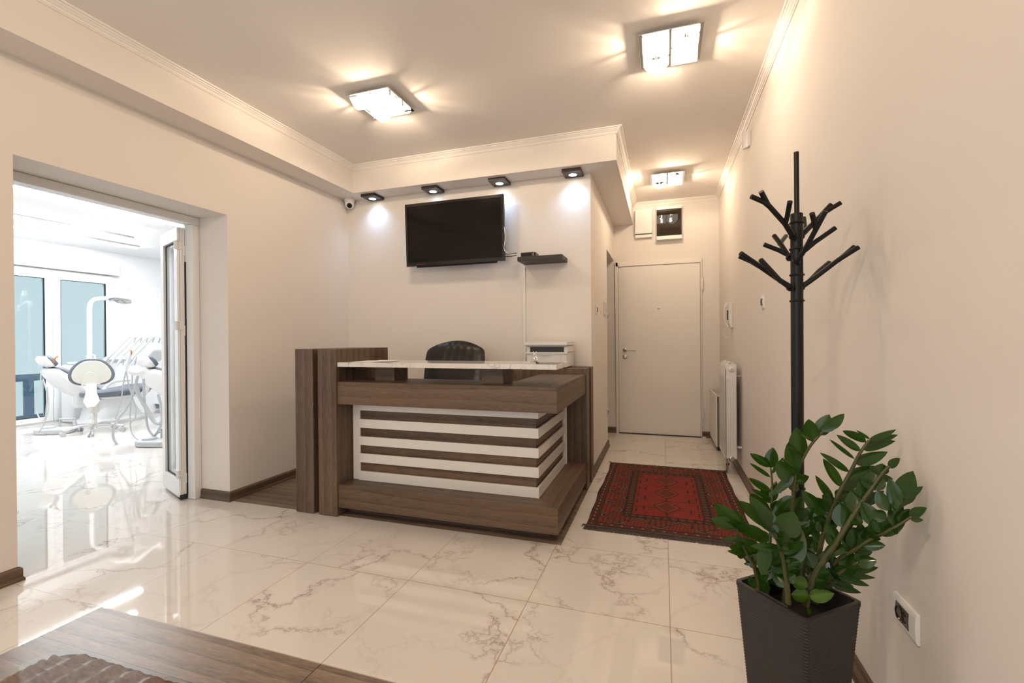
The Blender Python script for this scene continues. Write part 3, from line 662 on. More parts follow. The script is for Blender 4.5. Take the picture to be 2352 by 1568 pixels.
# front runs have horizontal grain along x, return runs along y (mitred at the corner)
def mitre(z0, z1, yi, xi, name, dx=0.0):
    o1 = MB().prism([(.329, DF+dx, z0), (DR-dx, DF+dx, z0), (xi, yi, z0), (.329, yi, z0)], (0, 0, z1-z0)).build(name, W_H, dk, bevel=.0012)
    o2 = MB().prism([(DR-dx, DF+dx, z0), (DR-dx, 2.178, z0), (xi, 2.178, z0), (xi, yi, z0)], (0, 0, z1-z0)).build(name, W_Y, dk, bevel=.0012)
mitre(.745, .893, 1.517, 1.470, 'upper_beam')
mitre(.060, .210, 1.50, 1.485, 'lower_beam')
lshape(.329, DF+.10, DR-.25, DF+.24, 2.178, DR-.07, .002, .060).build('plinth', W_H, dk)
# recessed oak core behind the slats
o1 = MB().box(.329, 1.648, 1.325, 1.36, .210, .745).build('front_core', W_H, dk)
o1 = MB().box(1.613, 1.648, 1.36, 2.178, .210, .745).build('return_core', W_Y, dk)
# white frame posts and slats
box(.338, .397, 1.322, 1.336, .210, .745).build('slat_post', WHITE, dk, bevel=.0015)
box(1.640, 1.663, 2.085, 2.115, .210, .745).build('slat_post', WHITE, dk, bevel=.0015)
box(1.640, 1.676, 2.112, 2.130, .210, .745).build('slat_post', WHITE, dk, bevel=.0015)
for z0, z1 in ((.211, .274), (.333, .394), (.451, .510), (.569, .629), (.688, .744)):
    lshape(.397, 1.305, 1.655, 1.318, 2.100, 1.668, z0, z1).build('slat', WHITE, dk, bevel=.001)
# support blocks and marble top
box(.522, .671, 1.318, 1.490, .893, .992).build('support_block', W_H, dk, bevel=.001)
box(1.307, 1.450, 1.295, 1.487, .893, .992).build('support_block', W_H, dk, bevel=.001)
box(.330, DR-.002, DF, 1.535, .992, 1.0215).build('marble_top', MARBLE_T, dk, bevel=.0012)
# back unit against the wall
box(1.213, 1.820, 2.180, 2.318, .004, .935).build('back_panel', W_V, dk, bevel=.0015)
box(1.213, 1.824, 2.376, 2.505, .004, .935).build('back_panel', W_V, dk, bevel=.0015)
box(1.230, 1.800, 2.318, 2.376, .004, .915).build('panel_joint', W_V, dk)
box(.329, 1.613, 1.36, 1.70, .715, .740).build('worktop', W_H, dk, bevel=.001)
# papers, figurine
t = MB()
for k, (a, dx) in enumerate(((.10, 0), (-.16, .05), (.22, .09))):
    Mr = Matrix.Rotation(a, 3, 'Z'); t = MB(); t.obox((.475+dx, 1.33+.02*k, 1.0222+.0012*k), .075, .105, .0005, Mr)
    tag(t.build('paper_sheet', PAPER), ('bottom sheet of the loose papers on the left end of the marble counter', 'middle sheet of the loose papers on the left end of the marble counter', 'top sheet of the loose papers, lying farthest right on the marble counter')[k], 'paper', 'loose papers on the marble counter')
fx, fy = 1.650, 1.30
t = thing('figurine', (fx, fy, 1.0215), 'tiny silver figurine standing on the right end of the marble counter', 'figurine')
MB().box(fx-.028, fx+.012, fy-.016, fy+.016, 1.0215, 1.0275).build('base', STEEL, t, bevel=.002)
g = MB().ball((fx-.002, fy, 1.048), .011, .010, .019, 14).ball((fx, fy, 1.076), .012, .011, .012, 14).ball((fx-.009, fy, 1.087), .0045, .004, .005, 8).ball((fx+.009, fy, 1.087), .0045, .004, .005, 8)
g.tube([(fx-.008, fy-.004, 1.060), (fx-.017, fy-.008, 1.047), (fx-.016, fy-.012, 1.034)], .004, 8).tube([(fx+.008, fy-.004, 1.060), (fx+.018, fy-.006, 1.048), (fx+.019, fy-.010, 1.032)], .004, 8)
g.tube([(fx-.006, fy-.006, 1.038), (fx-.012, fy-.014, 1.030)], .005, 8).tube([(fx+.006, fy-.006, 1.038), (fx+.014, fy-.014, 1.030)], .005, 8)
g.build('figure', CHROME, t, smooth=True)
MB().box(fx+.014, fx+.030, fy-.022, fy-.008, 1.0215, 1.0275).build('plinth', BLACKP, t, bevel=.001)

# ------------------------------------------------------------------ printer
px0, px1, py0, py1, pz = 1.332, 1.665, 2.195, 2.500, .935
pr = thing('printer', (1.5, 2.35, pz), 'white laser printer on the oak unit of the desk, behind the silver figurine', 'printer')
b = MB().prism([(px0+.004, py0+.004, pz+.006), (px1-.004, py0+.004, pz+.006), (px1-.004, py1, pz+.006), (px0+.004, py1, pz+.006)], (0, 0, .118))
b.box(px0, px0+.028, py0+.02, py1, pz+.124, pz+.175).box(px1-.028, px1, py0+.02, py1, pz+.124, pz+.175).box(px0, px1, py1-.06, py1, pz+.124, pz+.175)
b.build('body', WPLAST, pr, bevel=.005)
box(px0-.004, px1+.004, py0-.004, py0+.03, pz+.112, pz+.126).build('front_lip', WPLAST, pr, bevel=.004)
box(px0+.028, px1-.028, py0+.03, py1-.06, pz+.125, pz+.172).build('output_tray', BLACKP, pr)
MB().prism([(px0-.012, py0-.01, pz+.180), (px0+.02, py0+.01, pz+.168), (px1-.02, py0+.01, pz+.168), (px1+.004, py0-.01, pz+.180)], (0, .29, 0)).build('scanner_underside', WPLAST, pr, bevel=.002)
box(px0-.014, px1+.004, py0-.012, py1-.005, pz+.180, pz+.199).build('scanner_unit', WPLAST, pr, bevel=.004)
box(px0+.02, px1, py0-.006, py1-.005, pz+.199, pz+.203).build('lid_gap', STEEL, pr)
box(px0-.002, px1+.004, py0-.012, py1-.005, pz+.203, pz+.209).build('lid', WPLAST, pr, bevel=.002)
MB().box(px0+.045, px0+.047, py0+.002, py0+.005, pz+.01, pz+.108).box(px1-.05, px1-.048, py0+.002, py0+.005, pz+.01, pz+.108).box(px0+.12, px0+.20, py0-.0055, py0-.003, pz+.105, pz+.111).build('panel_seams', STEEL, pr)
MB().box(px0+.03, px0+.06, py0+.03, py0+.06, pz, pz+.007).box(px1-.06, px1-.03, py1-.06, py1-.03, pz, pz+.007).box(px0+.03, px0+.06, py1-.06, py1-.03, pz, pz+.007).box(px1-.06, px1-.03, py0+.03, py0+.06, pz, pz+.007).build('rubber_feet', RUBBER, pr)

# ------------------------------------------------------------------ office chair
oc = thing('office_chair', (.69, 2.04, 0), 'black leather office chair behind the reception desk', 'chair')
cx, cy = .69, 2.04
def back(i, j, nu=25, nv=19, o=0):
    u = -1+2*i/(nu-1); v = j/(nv-1); z = .52+.640*v-.035*v*v*u*u
    hw = .272-.01*math.cos(v*PI) if v < .82 else .272*math.sqrt(max(0, 1-((v-.82)/.205)**4))+.004
    th = .055*(1-abs(u)**4)*(1-abs(2*v-1)**10)+.004
    yb = cy+.10+.16*v+.05*(1-u*u)*(-.3)+.05*u*u*-1
    cr = .005*math.sin(26*u+3*math.sin(5*v))*(1-u*u)*(1 if .62 < v < .96 else .3)
    seam = -.012*math.exp(-((abs(u)-.62)/.03)**2)-.012*math.exp(-((v-.60)/.02)**2)
    return (cx+u*hw, yb-(th+cr+seam) if o == 0 else yb+th*.8, z)
b = MB().grid(lambda i, j: back(i, j), 25, 19).grid(lambda i, j: back(i, j, o=1), 25, 19)
k = 25*19
for i in range(24):
    b.f.append((i, i+1, k+i+1, k+i)); b.f.append((k-25+i, k-24+i, 2*k-24+i, 2*k-25+i))
for j in range(18): b.f.append((j*25, (j+1)*25, k+(j+1)*25, k+j*25)); b.f.append((j*25+24, (j+1)*25+24, k+(j+1)*25+24, k+j*25+24))
b.build('backrest', LEATHER, oc, smooth=True, auto=False, sub=1)
def seatp(i, j, o):
    u = -1+2*i/14; v = -1+2*j/14; s_ = (abs(u)**4+abs(v)**4)**.25; m = max(abs(u), abs(v), 1e-6)
    f = m/s_ if s_ > 0 else 1
    return (cx+u*.25*f, cy-.10+v*.25*f, .47+(.045*(1-m**4) if o else -.05*(1-m**6)))
MB().grid(lambda i, j: seatp(i, j, 1), 15, 15).grid(lambda i, j: seatp(i, j, 0), 15, 15).build('seat', LEATHER, oc, smooth=True, auto=False)
MB().lathe([(.028, 0), (.028, .20), (.016, .20), (.016, .34)], (cx, cy-.08, .09), 16).build('gas_lift', BLACKM, oc, smooth=True)
for k in range(5):
    a = 2*PI*k/5+.3; e = (cx+.29*math.cos(a), cy-.08+.29*math.sin(a))
    lg = MB().tube([(cx, cy-.08, .125), ((cx+e[0])/2, (cy-.08+e[1])/2, .11), (e[0], e[1], .075)], [.03, .024, .018], 10).build('leg', BLACKM, oc, smooth=True)
    MB().lathe([(.024, -.018), (.024, .018)], (e[0], e[1], .026), 16, (math.sin(a), -math.cos(a), 0)).tube([(e[0], e[1], .03), (e[0], e[1], .08)], .007, 8).build('caster', BLACKP, lg, smooth=True)
for s_ in (-1, 1):
    MB().tube(smoothpath([(cx+s_*.25, cy+.12, .62), (cx+s_*.30, cy, .69), (cx+s_*.30, cy-.18, .68), (cx+s_*.27, cy-.2, .48)], 4), .018, 10).build('armrest', BLACKP, oc, smooth=True)

# ------------------------------------------------------------------ rug
rx0, rx1, ry0, ry1 = 1.915, 2.883, 1.505, 3.005
rg = thing('oriental_rug', (2.4, 2.25, 0), 'red patterned oriental rug with dark fringes lying in the corridor', 'rug')
nu, nv = 260, 400
C_R1, C_R2, C_BR, C_DK, C_NV, C_CR, C_OL = srgb(160, 24, 12), srgb(132, 38, 20), srgb(108, 50, 26), srgb(44, 20, 13), srgb(30, 22, 25), srgb(170, 140, 104), srgb(96, 64, 34)
def mixc(a, b, t): return tuple(x*(1-t)+y*t for x, y in zip(a, b))
rnd = random.Random(4)
rowt = [rnd.random() for _ in range(60)]
def rugcol(u, v):
    """u across 0..1 (.97 m), v along 0..1 (1.5 m)"""
    x, y = u*.968, v*1.5; dx = min(x, .968-x); dy = min(y, 1.5-y); d = min(dx, dy)
    along = y if dx < dy else x
    ab = rowt[int(v*59)]*.5
    r1 = mixc(C_R1, C_BR, min(.9, .10+.75*max(0, (v-.72)/.28)+.5*ab+.25*max(0, abs(v-.45)-.2))); r2 = mixc(C_R2, C_DK, .2+ab*.4)
    if d < .010: return C_DK
    if d < .055:   # guard border with cream diamonds and scroll
        p = (along/.062) % 1; q = (d-.0325)/.02
        if abs(p-.5)*2+abs(q) < .34: return C_CR
        if abs(abs(q)-.55-.2*math.sin(p*2*PI)) < .16: return mixc(C_DK, C_NV, .5)
        return mixc(C_BR, C_DK, .35)
    if d < .062: return C_NV
    if d < .205:   # main border: alternating arches outlined in cream
        q = (d-.062)/.143; per = .25; ph = (along/per) % 1
        edge = .5+.42*math.sin(ph*2*PI); t_ = q-edge
        if abs(t_) < .020 and abs(math.sin(ph*2*PI)) > .2: return mixc(C_CR, C_BR, .25)
        if abs(t_) < .11: return C_NV if abs(math.sin(ph*2*PI)) > .72 else C_DK
        inside = t_ < 0
        if not inside:
            s = (math.sin(ph*2*PI*8) > .3) or (math.sin(q*36) > .72)
            return mixc(C_DK, C_BR, .25) if s else mixc(r1, C_BR, .65)
        s = math.sin((ph*6+q*2)*2*PI)*math.sin((ph*6-q*3)*2*PI)
        return C_DK if s > .45 else (C_OL if s < -.75 else mixc(C_R2, C_BR, .35))
    if d < .212: return C_DK
    if d < .262:   # olive rosette guard on dark ground
        p = (along/.05) % 1-.5; q = (d-.237)/.05; r_ = math.hypot(p, q)
        return C_OL if abs(r_-.25) < .09 else (C_DK if r_ > .3 else mixc(r2, C_DK, .4))
    if d < .268: return mixc(C_DK, C_R2, .3)
    X = abs(x-.484); hh_ = abs(math.sin(x*517.3+y*911.7)*43758.5) % 1
    yy = (y % .30)-.15; k1 = X*1.5+abs(yy)
    if X < .095:          # stepped medallions stacked on the axis
        kq = math.floor(k1/.014)*.014
        if abs(kq-.126) < .008: return C_NV
        if abs(kq-.098) < .008: return mixc(C_BR, C_CR, .25) if hh_ < .6 else C_DK
        if kq < .09: return C_DK if int(kq/.014) % 2 else mixc(C_BR, r1, .5)
    if X < .003: return C_DK
    if abs(X-.20) < .005 and (y*6.3) % 1 < .42: return C_NV
    if abs(X-.150) < .005 and (y*4.7+.3) % 1 < .34: return C_NV
    if abs((y % .165)-.08) < .004 and hh_ < .8: return C_DK
    gx, gy = (X/.046+(.5 if int(y/.041) % 2 else 0)) % 1-.5, (y/.041) % 1-.5; gg = abs(gx)+abs(gy)*.9
    if abs(gg-.30) < .075: return mixc(C_DK, C_OL, .35) if hh_ < .75 else r1
    if gg < .10: return C_OL if hh_ < .5 else mixc(C_CR, C_BR, .6)
    if abs(gy) > .44: return mixc(r1, C_DK, .6)
    return mixc(r1, C_DK, .30*hh_)
mb = MB(); wav = lambda a: .004*math.sin(a*11)+.003*math.sin(a*23+1)
def rp(i, j):
    u, v = i/(nu-1), j/(nv-1)
    return (rx0+(rx1-rx0)*u+wav(v)*(1 if u < .5 else -1)*abs(2*u-1)+.0*v, ry0+(ry1-ry0)*v+wav(u+3)*abs(2*v-1), .009+.0012*math.sin(u*9+v*14)+.0015*math.sin(v*5))
mb.grid(rp, nu, nv)
pile = mb.build('pile', RUGM, rg, smooth=True, auto=False)
ca = pile.data.color_attributes.new('Col', 'FLOAT_COLOR', 'POINT')
buf = []
for v_ in pile.data.vertices:
    u = (v_.co.x+2.4-rx0)/(rx1-rx0); v = (v_.co.y+2.25-ry0)/(ry1-ry0)
    buf += list(rugcol(min(max(u, 0), 1), min(max(v, 0), 1)))+[1]
ca.data.foreach_set('color', buf)
# body edge under the pile
e = MB(); ring = [rp(i, 0) for i in range(nu)]+[rp(nu-1, j) for j in range(1, nv)]+[rp(i, nv-1) for i in range(nu-2, -1, -1)]+[rp(0, j) for j in range(nv-2, 0, -1)]
n_ = len(ring); e.add(ring+[(x, y, .001) for x, y, z in ring], [(i, (i+1) % n_, (i+1) % n_+n_, i+n_) for i in range(n_)]); e.build('selvedge', FRINGE, rg)
rnd = random.Random(9)
for yb_, sgn, ln in ((ry0, -1, .056), (ry1, 1, .022)):
    fr = MB(); n = 1300
    for k in range(n):
        x = rx0+.002+(rx1-rx0-.004)*k/n; l_ = ln*(.75+.35*rnd.random()); dx = (rnd.random()-.5)*.02; y0 = yb_-sgn*.006
        zz = .004+.006*rnd.random()
        fr.add([(x-.0022, y0, .008), (x+.0022, y0, .008), (x+dx+.0015, yb_+sgn*l_, zz*.4), (x+dx-.0015, yb_+sgn*l_, zz*.4), (x+dx*.5, yb_+sgn*l_*.5, zz+.003)], [(0, 1, 4), (1, 2, 4), (2, 3, 4), (3, 0, 4)])
    for cxn, sd in ((rx0, -1), (rx1, 1)):
        fr.tube([(cxn-sd*.01, yb_, .006), (cxn+sd*.014, yb_+sgn*.012, .012), (cxn+sd*.024, yb_+sgn*.02, .016 if sgn > 0 else .006)], [.006, .005, .001], 6)
    f_ = fr.build('fringe', FRINGE, rg); f_['kind'] = 'stuff'

# ------------------------------------------------------------------ glass-topped rattan table
TZ = .45
cA = on(172, 1487, 'z', TZ); cB = on(53, 1524, 'z', TZ)
tx0, ty1 = cB.x-.004, cA.y; tx1, ty0 = tx0+.80, ty1-.55
tb = thing('rattan_table', ((tx0+tx1)/2, (ty0+ty1)/2, 0), 'brown woven rattan table with a rounded glass top on the oak floor', 'table')
MB().prism([(x, y, TZ-.006) for x, y in rrect(tx0, tx1, ty0, ty1, .085, 10)], (0, 0, .006)).build('glass_top', TGLASS, tb, bevel=.0012)
nx, ny = 270, 280
ox0, ox1, oy0, oy1 = tx0-.002, tx1+.002, ty0-.004, ty1+.007
def weave(i, j):
    x = ox0+(ox1-ox0)*i/(nx-1); y = oy0+(oy1-oy0)*j/(ny-1)
    # clamp into rounded rectangle
    r = .08; qx = min(max(x, ox0+r), ox1-r); qy = min(max(y, oy0+r), oy1-r); d = math.hypot(x-qx, y-qy)
    if d > r: x, y = qx+(x-qx)*r/d, qy+(y-qy)*r/d
    a, b_ = (x-ox0)/.030, (y-oy0)/.018
    h = math.sin(PI*(b_))*math.sin(PI*a+(PI if int(math.floor(b_)) % 2 else 0)*1.0)
    return (x, y, TZ-.014+.006*h*(1 if d < r*1.001 else 1)-.004*abs(math.sin(PI*b_+PI/2))**3)
MB().grid(weave, nx, ny).build('woven_top', RATTAN, tb, smooth=True, auto=False)
s = MB(); rr_ = rrect(ox0, ox1, oy0, oy1, .08, 10); N = 360
per = []
for k in range(len(rr_)):
    p, q_ = Vector((*rr_[k], 0)), Vector((*rr_[(k+1) % len(rr_)], 0)); m = max(1, int((q_-p).length/.0075))
    per += [p.lerp(q_, t/m) for t in range(m)]
cn = Vector(((ox0+ox1)/2, (oy0+oy1)/2, 0)); nr = 52
def sidep(i, j):
    p = per[i]; d = (p-cn).normalized(); row = j*.4
    o = .006*math.sin(i*.0075/.030*2*PI+(PI if (j//3) % 2 else 0))*abs(math.sin(PI*j/3+.3))
    return (p.x+d.x*o, p.y+d.y*o, .045+(TZ-.016-.045)*j/(nr-1))
s.grid(sidep, len(per), nr, closed_u=True); s.build('woven_side', RATTAN, tb, smooth=True, auto=False)
for a, b_ in ((ox0+.06, oy0+.06), (ox1-.06, oy0+.06), (ox0+.06, oy1-.06), (ox1-.06, oy1-.06)): MB().lathe([(.02, 0), (.022, .05)], (a, b_, 0), 12).build('leg', RUBBER, tb)

# ------------------------------------------------------------------ coat rack
RW = 1.533; kx, ky = 2.804, .400
cr = thing('coat_rack', (kx, ky, 0), 'tall black metal tree-shaped coat rack standing behind the potted plant', 'coat rack')
MB().lathe([(.0185, 0), (.0185, 1.563), (.016, 1.565)], (kx, ky, .012), 24).build('pole', BLACKM, cr, smooth=True)
MB().tube([(kx+.001, ky, 1.55), (kx, ky, 1.781)], .0078, 14).build('top_rod', BLACKM, cr, smooth=True)
MB().lathe([(.105, 0), (.105, .008), (.10, .012), (.03, .014), (.03, .03), (.0185, .034)], (kx, ky, 0), 40).build('base', BLACKM, cr, smooth=True)
for py in (511.8, 572, 631.4, 690.8, 1120):
    z = on(1828, py, 'y', ky).z
    MB().lathe([(.0185, -.0035), (.0215, -.003), (.0228, 0), (.0215, .003), (.0185, .0035)], (kx, ky, z), 24).build('ring', BLACKM, cr, smooth=True)
BR = [ # main path [(px,py,w offset)...], side twigs
 ([(1822, 543, -.018), (1803, 513.8, -.05), (1763.7, 469.8, -.09), (1748, 440, -.11)], [[(1803, 516, -.05), (1808, 498, -.07), (1814.4, 463, -.11)], [(1766, 473, -.09), (1755, 464, -.095), (1725.4, 451, -.10)]]),
 ([(1838, 543, .0), (1881, 499.4, .015), (1908, 470, .02)], [[(1893, 489, .015), (1910, 478, .01), (1931, 465.5, 0)], [(1846, 531, .01), (1848, 522, .03), (1846, 501, .06)]]),
 ([(1829, 601, -.018), (1848.8, 573, -.05), (1873.7, 527, -.09), (1896.5, 484.5, -.12)], [[(1874, 528, -.09), (1871, 512, -.10), (1865, 490, -.12)], [(1849, 575, -.05), (1870, 557, -.06), (1918.7, 523, -.08)]]),
 ([(1815, 592, .015), (1808, 583, .03), (1791.4, 557.8, .07), (1778, 541, .10)], [[(1809, 585, .03), (1790, 575, .04), (1754, 561, .05)], [(1791, 560, .07), (1796, 553, .09), (1804.8, 542, .12)]]),
 ([(1816, 660, -.012), (1793, 644.8, -.03), (1740, 608, -.055), (1701, 581.5, -.07)], [[(1745, 612, -.05), (1725, 600, -.05), (1698, 588, -.045)], [(1793, 646, -.03), (1772, 623, -.07), (1748, 597.5, -.11)]]),
 ([(1840, 659, .0), (1870, 639, -.015), (1925, 597, -.04), (1972, 567.5, -.06)], [[(1925, 598, -.04), (1945, 581, -.03), (1961, 567, -.02)], [(1858, 646, -.01), (1880, 623, .02), (1904, 603, .05)]]),
]
for main, tw in BR:
    P = lambda q: [at(a, b_, RW+c) for a, b_, c in q]
    bo = MB().tube(P(main), [.0095]+[.0078]*(len(main)-1), 14).lathe([(.013, -.002), (.013, .004)], P(main)[0], 16, P(main)[1]-P(main)[0]).build('branch', BLACKM, cr, smooth=True)
    for q in tw: MB().tube(P(q), .0076, 14).build('twig', BLACKM, bo, smooth=True)

# ------------------------------------------------------------------ planter and plant
pF, pL, pR = Vector((2.720, -.024)), Vector((2.576, .142)), Vector((2.8855, .109))
pc = (pL+pR)/2; hd = (pL-pR).length/2; ang = math.atan2(pF.y-pc.y, pF.x-pc.x); PH = .45
pl = thing('planter', (pc.x, pc.y, 0), 'tall square ribbed anthracite planter holding the glossy green plant', 'planter')
def sq(h, rad, r=.010): # square ring of corner radius r at height h
    out = []; s_ = rad/math.sqrt(2); M2 = Matrix.Rotation(ang-PI/4, 2)
    for x, y in rrect(-s_, s_, -s_, s_, r, 3): v = M2@Vector((x, y)); out.append(Vector((pc.x+v.x, pc.y+v.y, h)))
    return out
b = MB(); rings = []; NRB = 150
for j in range(NRB+1):
    t_ = j/NRB; h = (PH-.012)*t_; rad = hd*(.74+.26*t_)-.002+(.0009 if j % 3 == 1 else -.0004)
    # gentle wave in the horizontal ribs
    rings.append(sq(h, rad))
rings += [sq(PH-.012, hd), sq(PH, hd), sq(PH, hd-.014), sq(PH-.09, hd-.024)]
k = len(rings[0])
for r_ in rings: b.v += r_
b.f.append(tuple(range(k)))
for j in range(len(rings)-1):
    for i in range(k): b.f.append((j*k+i, j*k+(i+1) % k, (j+1)*k+(i+1) % k, (j+1)*k+i))
b.build('pot_body', POT, pl)
MB().prism(sq(PH-.075, hd-.022), (0, 0, .003)).build('soil', SOIL, pl, smooth=False)
i1, i2 = Vector((2.668, .056)), Vector((2.606, .128))
MB().tube([(2.625, .098, PH+.001), (2.690, .022, PH+.001)], .0035, 8).build('inner_pot_handle', BLACKP, pl, smooth=True)
zz = thing('potted_plant', (pc.x, pc.y, PH-.07), 'glossy green leafy plant with thick stalks growing in the square planter', 'plant')
def cp(x, y, w): return at(1600+x/2.347, 900+y/2.347, w)
rnd = random.Random(21)
def add_leaf(mb, tones, b0, t0, wid, roll, bend, tone, fold=.22):
    ax = t0-b0; L = ax.length; ax.normalize(); view = (b0-CAM).normalized()
    sd = ax.cross(view)
    if sd.length < .05: sd = ax.orthogonal()
    sd.normalize(); nm = sd.cross(ax).normalized()
    sd2 = sd*math.cos(roll)+nm*math.sin(roll); nm2 = -sd*math.sin(roll)+nm*math.cos(roll)
    n = 9; k0 = len(mb.v)
    for i in range(n+1):
        s_ = i/n; wf = 1.2*(math.sin(PI*min(1, s_*1.0)**.84))**.68*(1-.18*s_) if 0 < s_ < 1 else .02
        if s_ < .08: wf *= .6
        c = b0+ax*L*s_+nm2*bend*math.sin(PI*s_)*L*.5
        for q in (-1, -.5, 0, .5, 1):
            mb.v.append(c+sd2*q*wid/2*wf+nm2*(abs(q)*fold*wid*.5*wf)); tones.append(tone*(1-.4*abs(q)) if q else tone+.25)
    for i in range(n):
        for q in range(4): mb.f.append((k0+i*5+q, k0+i*5+q+1, k0+(i+1)*5+q+1, k0+(i+1)*5+q))
